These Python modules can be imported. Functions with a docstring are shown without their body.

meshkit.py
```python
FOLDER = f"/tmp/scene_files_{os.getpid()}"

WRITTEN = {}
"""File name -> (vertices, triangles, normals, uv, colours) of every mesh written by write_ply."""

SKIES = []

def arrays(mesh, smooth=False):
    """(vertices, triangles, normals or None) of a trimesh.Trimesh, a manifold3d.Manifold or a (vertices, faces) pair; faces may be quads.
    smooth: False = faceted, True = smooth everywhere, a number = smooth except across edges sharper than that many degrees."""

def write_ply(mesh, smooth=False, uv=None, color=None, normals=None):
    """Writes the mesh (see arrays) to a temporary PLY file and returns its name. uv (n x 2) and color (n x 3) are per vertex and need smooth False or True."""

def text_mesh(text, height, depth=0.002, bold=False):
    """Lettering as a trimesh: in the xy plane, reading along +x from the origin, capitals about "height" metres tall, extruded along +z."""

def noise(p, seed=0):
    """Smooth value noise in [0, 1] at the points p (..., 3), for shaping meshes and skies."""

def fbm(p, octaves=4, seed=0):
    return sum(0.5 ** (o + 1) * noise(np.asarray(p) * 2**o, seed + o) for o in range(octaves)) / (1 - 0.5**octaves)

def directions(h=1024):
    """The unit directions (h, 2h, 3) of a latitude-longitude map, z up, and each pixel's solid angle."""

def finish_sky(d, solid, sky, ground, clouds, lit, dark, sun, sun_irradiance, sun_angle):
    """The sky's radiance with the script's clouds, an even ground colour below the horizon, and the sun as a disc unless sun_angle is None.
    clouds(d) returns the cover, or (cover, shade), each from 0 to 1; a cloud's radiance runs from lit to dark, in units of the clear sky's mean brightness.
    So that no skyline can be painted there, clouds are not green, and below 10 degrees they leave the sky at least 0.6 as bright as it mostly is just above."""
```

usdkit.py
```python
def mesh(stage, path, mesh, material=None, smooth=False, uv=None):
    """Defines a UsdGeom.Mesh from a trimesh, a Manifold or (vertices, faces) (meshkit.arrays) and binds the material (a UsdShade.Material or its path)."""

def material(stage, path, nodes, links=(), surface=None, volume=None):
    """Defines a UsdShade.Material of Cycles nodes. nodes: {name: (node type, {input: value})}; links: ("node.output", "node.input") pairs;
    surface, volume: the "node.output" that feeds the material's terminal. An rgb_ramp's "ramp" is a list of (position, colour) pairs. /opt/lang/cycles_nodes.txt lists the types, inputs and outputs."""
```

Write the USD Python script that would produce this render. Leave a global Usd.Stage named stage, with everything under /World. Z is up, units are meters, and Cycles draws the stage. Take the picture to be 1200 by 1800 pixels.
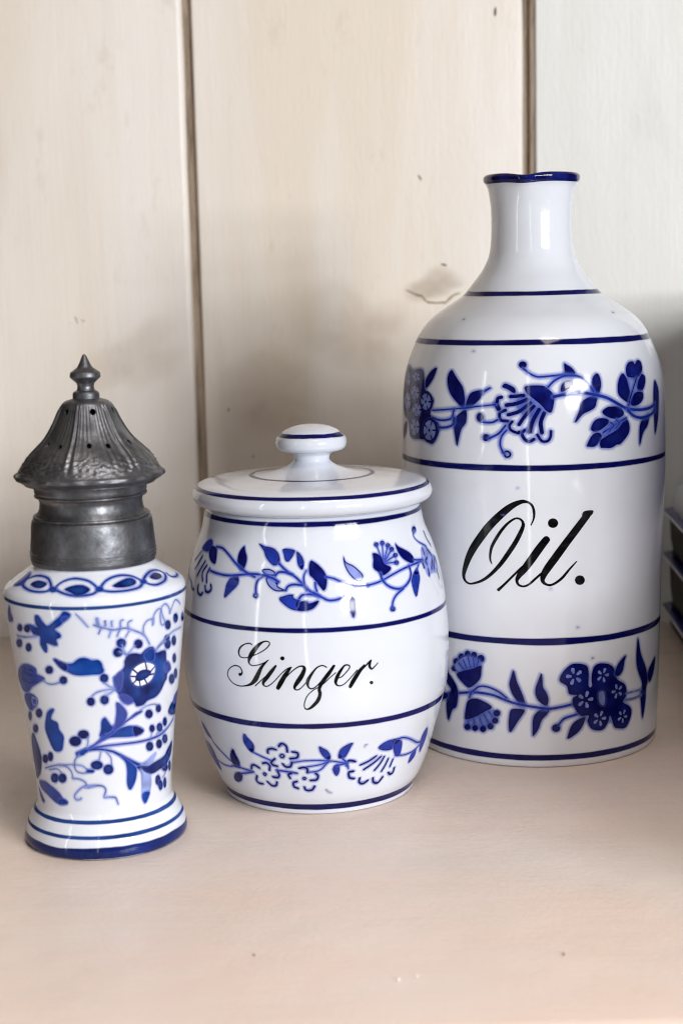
import math
import numpy as np
import trimesh, manifold3d, shapely
from shapely.geometry import Polygon, Point, MultiPoint, LineString, box
from shapely.ops import unary_union
from scipy.interpolate import PchipInterpolator
import mapbox_earcut as earcut
import usdkit, meshkit
from pxr import Usd, UsdGeom, UsdLux, UsdShade, Gf, Sdf, Vt

stage = Usd.Stage.CreateInMemory()
UsdGeom.SetStageUpAxis(stage, UsdGeom.Tokens.z)
UsdGeom.SetStageMetersPerUnit(stage, 1.0)
stage.SetDefaultPrim(UsdGeom.Xform.Define(stage, '/World').GetPrim())
UsdGeom.Scope.Define(stage, '/World/Looks')
rng = np.random.default_rng(7)

# ------------------------------------------------------------------ camera
CAM_HEIGHT, PITCH, ROLL, FOCAL = 0.184, math.atan(430 / 2750), 0.023, 2750 / 1200
EXPOSURE = 0.32


def matrix(right, up, back, at):
    return Gf.Matrix4d(*right, 0, *up, 0, *back, 0, *at, 1)


fw = np.array([0, math.cos(PITCH), -math.sin(PITCH)])
r0, u0 = np.array([1.0, 0, 0]), np.array([0, math.sin(PITCH), math.cos(PITCH)])
cr, sr = math.cos(ROLL), math.sin(ROLL)
cam = UsdGeom.Camera.Define(stage, '/World/camera')
cam.AddTransformOp().Set(matrix(cr * r0 - sr * u0, cr * u0 + sr * r0, -fw, (0, 0, CAM_HEIGHT)))
cam.CreateHorizontalApertureAttr(36.0)
cam.CreateVerticalApertureAttr(54.0)
cam.CreateFocalLengthAttr(36.0 * FOCAL)
cam.CreateFStopAttr(20.0)
cam.CreateFocusDistanceAttr(0.55)
cam.CreateClippingRangeAttr((0.05, 50))
cam.CreateExposureAttr(EXPOSURE)


# ------------------------------------------------------------------ lamps: the windows of the room, behind and beside the viewer
def window_light(name, at, to, w, h, power, color):
    at, to = np.array(at, float), np.array(to, float)
    back = (at - to) / np.linalg.norm(at - to)
    right = np.cross([0, 0, 1], back); right /= np.linalg.norm(right)
    l = UsdLux.RectLight.Define(stage, '/World/' + name)
    l.AddTransformOp().Set(matrix(right, np.cross(back, right), back, at))
    l.CreateWidthAttr(w); l.CreateHeightAttr(h)
    l.CreateIntensityAttr(power); l.CreateColorAttr(Gf.Vec3f(*color))
    return l


#@LIGHTS@
def paned_window(name, at, to, w, h, power, color, nx, ny, bar):
    at, to = np.array(at, float), np.array(to, float)
    back = (at - to) / np.linalg.norm(at - to)
    right = np.cross([0, 0, 1], back); right /= np.linalg.norm(right)
    up = np.cross(back, right)
    pw, ph = (w - bar * (nx - 1)) / nx, (h - bar * (ny - 1)) / ny
    for i in range(nx):
        for k in range(ny):
            c = at + right * ((i + 0.5) * (pw + bar) - bar / 2 - w / 2) + up * ((k + 0.5) * (ph + bar) - bar / 2 - h / 2)
            window_light(f'{name}_{i}{k}', c, c - back, pw, ph, power, color)


paned_window('low_window_light', (1.28, -1.26, 0.50), (0.05, 0.787, 0.15), 0.90, 0.58, 33.0, (0.98, 0.99, 1.0), 2, 3, 0.05)
window_light('high_window_light', (0.58, -0.04, 1.46), (0.32, 0.30, 0.0), 1.2, 0.55, 11.3, (1.0, 0.905, 0.85))
window_light('left_window_light', (-1.05, -0.35, 0.15), (0.0, 0.6, 0.10), 0.05, 1.3, 7.0, (0.95, 0.98, 1.0))
window_light('narrow_window_light', (-0.17, -0.75, 0.25), (0.0, 0.6, 0.10), 0.04, 1.1, 6.0, (0.97, 0.99, 1.0))
dome = UsdLux.DomeLight.Define(stage, '/World/room_light')
dome_look = usdkit.material(stage, '/World/Looks/room_glow', {'b': ('background_shader', {'color': (1.0, 0.66, 0.42), 'strength': 0.045})}, surface='b.background')
UsdShade.MaterialBindingAPI.Apply(dome.GetPrim()).Bind(dome_look)
#@END@


# ------------------------------------------------------------------ helpers
def tag(prim, label=None, category=None, group=None, kind=None):
    prim = prim.GetPrim() if hasattr(prim, 'GetPrim') else prim
    for k, v in (('label', label), ('category', category), ('group', group), ('kind', kind)):
        if v:
            prim.SetCustomDataByKey(k, v)
    return prim


taken = set()


def numbered(path):
    if path not in taken:
        taken.add(path); return path
    k = 1
    while f'{path}_{k:03d}' in taken:
        k += 1
    taken.add(f'{path}_{k:03d}')
    return f'{path}_{k:03d}'


def thing(name, at, label, category, group=None, rz=0.0, kind=None):
    path = numbered('/World/' + name)
    x = UsdGeom.Xform.Define(stage, path)
    x.AddTranslateOp().Set(Gf.Vec3d(*map(float, at)))
    if rz:
        x.AddRotateZOp().Set(float(rz))
    tag(x, label, category, group, kind)
    return path


def part(parent, name, mesh, mat, smooth=False, label=None, kind=None):
    path = numbered(parent + '/' + name)
    m = usdkit.mesh(stage, path, mesh, mat, smooth=smooth)
    tag(m, label, kind=kind)
    return path


def part_n(parent, name, v, f, n, mat, color=None, cover=None, label=None):
    """a mesh with given normals and painted vertex values"""
    path = numbered(parent + '/' + name)
    m = UsdGeom.Mesh.Define(stage, path)
    m.CreatePointsAttr(Vt.Vec3fArray.FromNumpy(np.ascontiguousarray(v, np.float32)))
    m.CreateFaceVertexCountsAttr(Vt.IntArray.FromNumpy(np.full(len(f), 3, np.int32)))
    m.CreateFaceVertexIndicesAttr(Vt.IntArray.FromNumpy(np.ascontiguousarray(f, np.int32).ravel()))
    m.CreateSubdivisionSchemeAttr('none')
    m.CreateNormalsAttr(Vt.Vec3fArray.FromNumpy(np.ascontiguousarray(n, np.float32)))
    m.SetNormalsInterpolation('vertex')
    api = UsdGeom.PrimvarsAPI(m)
    if color is not None:
        api.CreatePrimvar('paint', Sdf.ValueTypeNames.Color3fArray, 'vertex').Set(Vt.Vec3fArray.FromNumpy(np.ascontiguousarray(color, np.float32)))
        api.CreatePrimvar('cover', Sdf.ValueTypeNames.FloatArray, 'vertex').Set(Vt.FloatArray.FromNumpy(np.ascontiguousarray(cover, np.float32)))
    UsdShade.MaterialBindingAPI.Apply(m.GetPrim()).Bind(mat)
    tag(m, label)
    return path


def look(name, nodes, links=(), surface='p.BSDF'):
    return usdkit.material(stage, '/World/Looks/' + name, nodes, links, surface=surface)


def ramp(*stops):
    return list(stops)


# ------------------------------------------------------------------ materials
def porcelain(name, tint, mottling, rough=0.07):
    t = np.array(tint)
    return look(name, {
        'g': ('texture_coordinate', {}),
        'n': ('noise_texture', {'scale': 38.0, 'detail': 4.0, 'roughness': 0.6}),
        'r': ('rgb_ramp', {'ramp': ramp((0.3, tuple(t * (1 - mottling))), (0.7, tuple(t)))}),
        'w': ('noise_texture', {'scale': 55.0, 'detail': 1.0}),
        'b': ('bump', {'strength': 0.10, 'distance': 0.004}),
        'k': ('noise_texture', {'scale': 900.0, 'detail': 1.0}),
        'kr': ('map_range', {'from_min': 0.3, 'from_max': 0.8, 'to_min': rough * 0.8, 'to_max': rough * 1.9}),
        'p': ('principled_bsdf', {'ior': 1.5, 'specular_ior_level': 0.5, 'subsurface_weight': 0.12, 'subsurface_scale': 0.002, 'subsurface_radius': (1.0, 0.9, 0.85)}),
    }, [('g.object', 'n.vector'), ('g.object', 'w.vector'), ('g.object', 'k.vector'), ('n.fac', 'r.fac'), ('r.color', 'p.base_color'),
        ('w.fac', 'b.height'), ('b.normal', 'p.normal'), ('k.fac', 'kr.value'), ('kr.result', 'p.roughness')])


def paint(name, vary=0.35):
    return look(name, {
        'a': ('attribute', {'attribute': 'paint'}),
        'c': ('attribute', {'attribute': 'cover'}),
        'g': ('texture_coordinate', {}),
        'n': ('noise_texture', {'scale': 260.0, 'detail': 3.0, 'roughness': 0.6}),
        'r': ('map_range', {'from_min': 0.35, 'from_max': 0.75, 'to_min': 0.0, 'to_max': vary, 'clamp': True}),
        'm': ('mix_color', {'blend_type': 'mix', 'b': (0.20, 0.27, 0.62)}),
        'p': ('principled_bsdf', {'roughness': 0.08, 'ior': 1.5, 'specular_ior_level': 0.25}),
        't': ('transparent_bsdf', {}),
        'x': ('mix_closure', {}),
    }, [('g.object', 'n.vector'), ('n.fac', 'r.value'), ('r.result', 'm.fac'), ('a.color', 'm.a'), ('m.result', 'p.base_color'),
        ('c.fac', 'x.fac'), ('t.BSDF', 'x.closure1'), ('p.BSDF', 'x.closure2')], surface='x.closure')


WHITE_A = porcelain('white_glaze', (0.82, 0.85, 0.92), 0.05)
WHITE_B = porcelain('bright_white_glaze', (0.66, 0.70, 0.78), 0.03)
PAINT = paint('cobalt_brushwork', 0.015)
PAINT_SOFT = paint('soft_cobalt_brushwork', 0.03)
LETTERING = paint('black_lettering_enamel', 0.0)
BLUE_LIP = look('blue_glaze', {
    'g': ('texture_coordinate', {}),
    'n': ('noise_texture', {'scale': 220.0, 'detail': 3.0}),
    'r': ('rgb_ramp', {'ramp': ramp((0.45, (0.0015, 0.002, 0.06)), (0.85, (0.012, 0.02, 0.22)))}),
    'p': ('principled_bsdf', {'roughness': 0.08, 'ior': 1.5}),
}, [('g.object', 'n.vector'), ('n.fac', 'r.fac'), ('r.color', 'p.base_color')])
PEWTER = look('pewter', {
    'g': ('texture_coordinate', {}),
    'n': ('noise_texture', {'scale': 120.0, 'detail': 5.0, 'roughness': 0.65}),
    'r': ('rgb_ramp', {'ramp': ramp((0.3, (0.06, 0.062, 0.068)), (0.55, (0.165, 0.17, 0.185)), (0.8, (0.27, 0.275, 0.29)))}),
    'q': ('map_range', {'from_min': 0.3, 'from_max': 0.7, 'to_min': 0.56, 'to_max': 0.36}),
    'f': ('noise_texture', {'scale': 420.0, 'detail': 3.0}),
    'b': ('bump', {'strength': 0.25, 'distance': 0.0006}),
    'p': ('principled_bsdf', {'metallic': 0.92}),
}, [('g.object', 'n.vector'), ('g.object', 'f.vector'), ('n.fac', 'r.fac'), ('r.color', 'p.base_color'), ('n.fac', 'q.value'), ('q.result', 'p.roughness'), ('f.fac', 'b.height'), ('b.normal', 'p.normal')])


def painted_wood(name, light, worn, seed, rough=0.42, stretch=(10.0, 10.0, 2.4), dirt=(0.42, 0.34, 0.26), dirt_amount=0.35, grain=(700.0, 700.0, 16.0)):
    return look(name, {
        'g': ('geometry', {}),
        'm': ('mapping', {'location': (seed, seed * 1.7, seed * 0.4), 'scale': stretch}),
        'n': ('noise_texture', {'scale': 1.0, 'detail': 6.0, 'roughness': 0.62, 'distortion': 0.6}),
        'r': ('rgb_ramp', {'ramp': ramp((0.38, worn), (0.58, light), (1.0, light))}),
        'm2': ('mapping', {'location': (seed * 2.3, 1.0, seed), 'scale': (60.0, 60.0, 24.0)}),
        'd': ('noise_texture', {'scale': 1.0, 'detail': 5.0, 'roughness': 0.7}),
        'dr': ('map_range', {'from_min': 0.60, 'from_max': 0.80, 'to_min': 0.0, 'to_max': dirt_amount, 'clamp': True}),
        'x': ('mix_color', {'blend_type': 'mix', 'b': dirt}),
        'm3': ('mapping', {'scale': (520.0, 520.0, 160.0)}),
        'b1': ('noise_texture', {'scale': 1.0, 'detail': 3.0}),
        'bp': ('bump', {'strength': 0.16, 'distance': 0.0008}),
        'm4': ('mapping', {'scale': (26.0, 26.0, 5.0)}),
        'b2': ('noise_texture', {'scale': 1.0, 'detail': 2.0}),
        'bq': ('bump', {'strength': 0.14, 'distance': 0.006}),
        'm5': ('mapping', {'scale': grain}),
        'b3': ('noise_texture', {'scale': 1.0, 'detail': 4.0, 'roughness': 0.6}),
        'br': ('bump', {'strength': 0.10, 'distance': 0.0007}),
        'rv': ('map_range', {'from_min': 0.3, 'from_max': 0.7, 'to_min': rough * 0.8, 'to_max': rough * 1.3}),
        'gc': ('map_range', {'from_min': 0.35, 'from_max': 0.65, 'to_min': 0.985, 'to_max': 1.01}),
        'gm': ('vector_math', {'math_type': 'scale'}),
        'p': ('principled_bsdf', {'specular_ior_level': 0.35}),
    }, [('g.position', 'm5.vector'), ('m5.vector', 'b3.vector'), ('b3.fac', 'br.height'), ('bq.normal', 'br.normal'), ('d.fac', 'rv.value'), ('rv.result', 'p.roughness'),
        ('b3.fac', 'gc.value'), ('x.result', 'gm.vector1'), ('gc.result', 'gm.scale'), ('g.position', 'm.vector'), ('g.position', 'm2.vector'), ('g.position', 'm3.vector'), ('g.position', 'm4.vector'),
        ('m.vector', 'n.vector'), ('n.fac', 'r.fac'), ('m2.vector', 'd.vector'), ('d.fac', 'dr.value'), ('dr.result', 'x.fac'),
        ('r.color', 'x.a'), ('gm.vector', 'p.base_color'), ('m3.vector', 'b1.vector'), ('b1.fac', 'bp.height'),
        ('m4.vector', 'b2.vector'), ('b2.fac', 'bq.height'), ('bp.normal', 'bq.normal'), ('br.normal', 'p.normal')])


WALL_A = painted_wood('cream_paint', (0.88, 0.83, 0.775), (0.82, 0.74, 0.64), 3.1)
WALL_B = painted_wood('cream_paint_middle', (0.88, 0.83, 0.775), (0.82, 0.735, 0.63), 8.4)
WALL_C = painted_wood('pale_right_plank', (0.82, 0.835, 0.82), (0.78, 0.775, 0.74), 5.7, dirt_amount=0.15)  # paler and cooler tone than the other planks
# WALL_D = painted_wood('newer_white_paint', (0.87, 0.84, 0.80), (0.84, 0.79, 0.73), 6.6, dirt_amount=0.1)
SHELF = painted_wood('beige_shelf_paint', (0.635, 0.568, 0.515), (0.655, 0.545, 0.475), 1.3, rough=0.36, stretch=(6.0, 10.0, 6.0), dirt=(0.40, 0.33, 0.26), dirt_amount=0.12, grain=(22.0, 420.0, 200.0))
RAW = look('bare_aged_wood', {
    'g': ('geometry', {}), 'm': ('mapping', {'scale': (300.0, 300.0, 26.0)}),
    'n': ('noise_texture', {'scale': 1.0, 'detail': 5.0, 'roughness': 0.7}),
    'r': ('rgb_ramp', {'ramp': ramp((0.3, (0.10, 0.07, 0.05)), (0.5, (0.32, 0.245, 0.18)), (0.75, (0.52, 0.43, 0.34)))}),
    'p': ('principled_bsdf', {'roughness': 0.8}),
}, [('g.position', 'm.vector'), ('m.vector', 'n.vector'), ('n.fac', 'r.fac'), ('r.color', 'p.base_color')])


def plain(name, color, rough=0.5):
    return look(name, {'p': ('principled_bsdf', {'base_color': color, 'roughness': rough})})


NICK = plain('chipped_wood', (0.16, 0.11, 0.075), 0.8)
CRACK = plain('crack_brown', (0.36, 0.27, 0.18), 0.8)
SOFT_PATCH = paint('wall_soft_patch', 0.0)
FLAKE = plain('pale_flake', (0.82, 0.79, 0.74), 0.6)
DISH_SHADE = plain('shade_dark_dish_side', (0.012, 0.009, 0.008), 0.6)  # near-black puts the shade under the rims into the dish sides
DISH_BLUE = plain('dish_rim_blue', (0.008, 0.014, 0.16), 0.1)

PROFILE = {'bottle': [[45.33,0.3],[45.73,0.0],[46.63,0.0],[47.33,0.25],[47.93,3.17],[48.3,9.95],[48.65,27.63],[49.0,45.38],[49.27,59.78],[49.91,88.73],[50.51,110.83],[50.36,122.13],[49.75,135.98],[48.21,145.38],[45.94,151.92],[44.37,155.61],[42.37,159.3],[38.51,163.84],[32.17,168.37],[25.4,173.11],[24.08,174.83],[21.9,177.62],[20.15,179.76],[18.52,182.12],[17.53,184.04],[16.44,186.61],[15.78,189.59],[15.44,193.0],[15.26,200.22],[15.39,204.67],[15.91,208.9],[16.5,212.06],[17.29,213.75]],
'ginger': [[31.77,0.3],[32.17,0.0],[33.07,0.0],[33.77,0.25],[34.37,2.4],[36.8,6.68],[39.9,14.99],[42.26,23.26],[43.54,27.49],[44.72,31.49],[46.55,39.9],[47.16,48.06],[47.15,56.18],[46.65,63.85],[45.76,71.9],[44.32,79.92],[42.01,87.9],[38.91,95.84],[38.28,99.09],[37.96,100.51],[37.54,101.93],[36.84,102.74]],
'shaker': [[24.12,0.3],[24.52,0.0],[25.42,0.0],[26.12,0.25],[26.72,1.74],[26.42,3.72],[25.74,6.29],[24.78,8.26],[23.82,10.24],[22.87,11.61],[22.1,13.78],[22.16,17.71],[23.23,29.25],[24.35,40.71],[26.04,52.09],[27.35,63.2],[28.56,74.43],[29.25,80.49],[29.32,82.19],[29.22,83.51],[28.84,84.64],[27.81,85.77],[26.05,87.09],[23.82,88.59],[21.59,90.1],[19.74,91.41],[19.0,92.35]],
'lid': [[37.03,102.94],[39.83,103.65],[41.61,104.97],[42.09,106.58],[41.68,108.2],[40.66,109.71],[37.95,111.02],[29.95,112.03],[21.16,112.92],[14.97,113.84],[10.37,115.05],[7.58,116.46],[6.28,118.06],[6.58,119.47],[8.56,120.67],[11.15,121.47],[12.24,122.67],[12.44,124.07],[12.13,125.47],[10.94,126.87],[8.74,128.47],[5.56,129.67],[2.38,130.17],[0.0,130.27]],
'pewter': [[19.74,92.16],[20.09,93.85],[20.08,95.91],[19.68,101.14],[19.38,104.87],[19.01,106.17],[18.09,106.92],[17.71,107.66],[16.97,108.78],[16.6,109.89],[16.41,111.74],[16.68,112.86],[17.41,113.97],[17.95,115.26],[18.03,116.37],[18.3,117.3],[20.49,118.04],[22.87,119.14],[23.87,119.88],[23.86,120.62],[22.94,121.54],[21.65,123.38],[20.73,124.85],[17.69,128.16],[13.48,132.38],[10.28,137.5],[8.36,141.69],[7.81,142.96],[6.72,143.87],[5.08,144.42],[4.26,144.78],[4.26,145.69],[3.99,146.59],[2.9,147.32],[2.63,148.41],[2.81,149.31],[3.8,150.4],[4.89,151.67],[4.71,152.75],[3.62,153.66],[2.44,154.56],[1.72,155.82],[1.08,157.26],[0.54,158.35],[0.0,158.71]]}
RINGS = {"bottle": [[183.6, 185.58], [158.17, 159.92], [112.96, 114.7], [48.96, 50.99], [5.0, 6.79]], "ginger": [[105.56, 106.87], [70.72, 71.93], [37.7, 39.43], [3.95, 6.06]], "shaker": [[85.58, 86.37], [13.69, 14.78], [8.96, 9.81]]}
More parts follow.
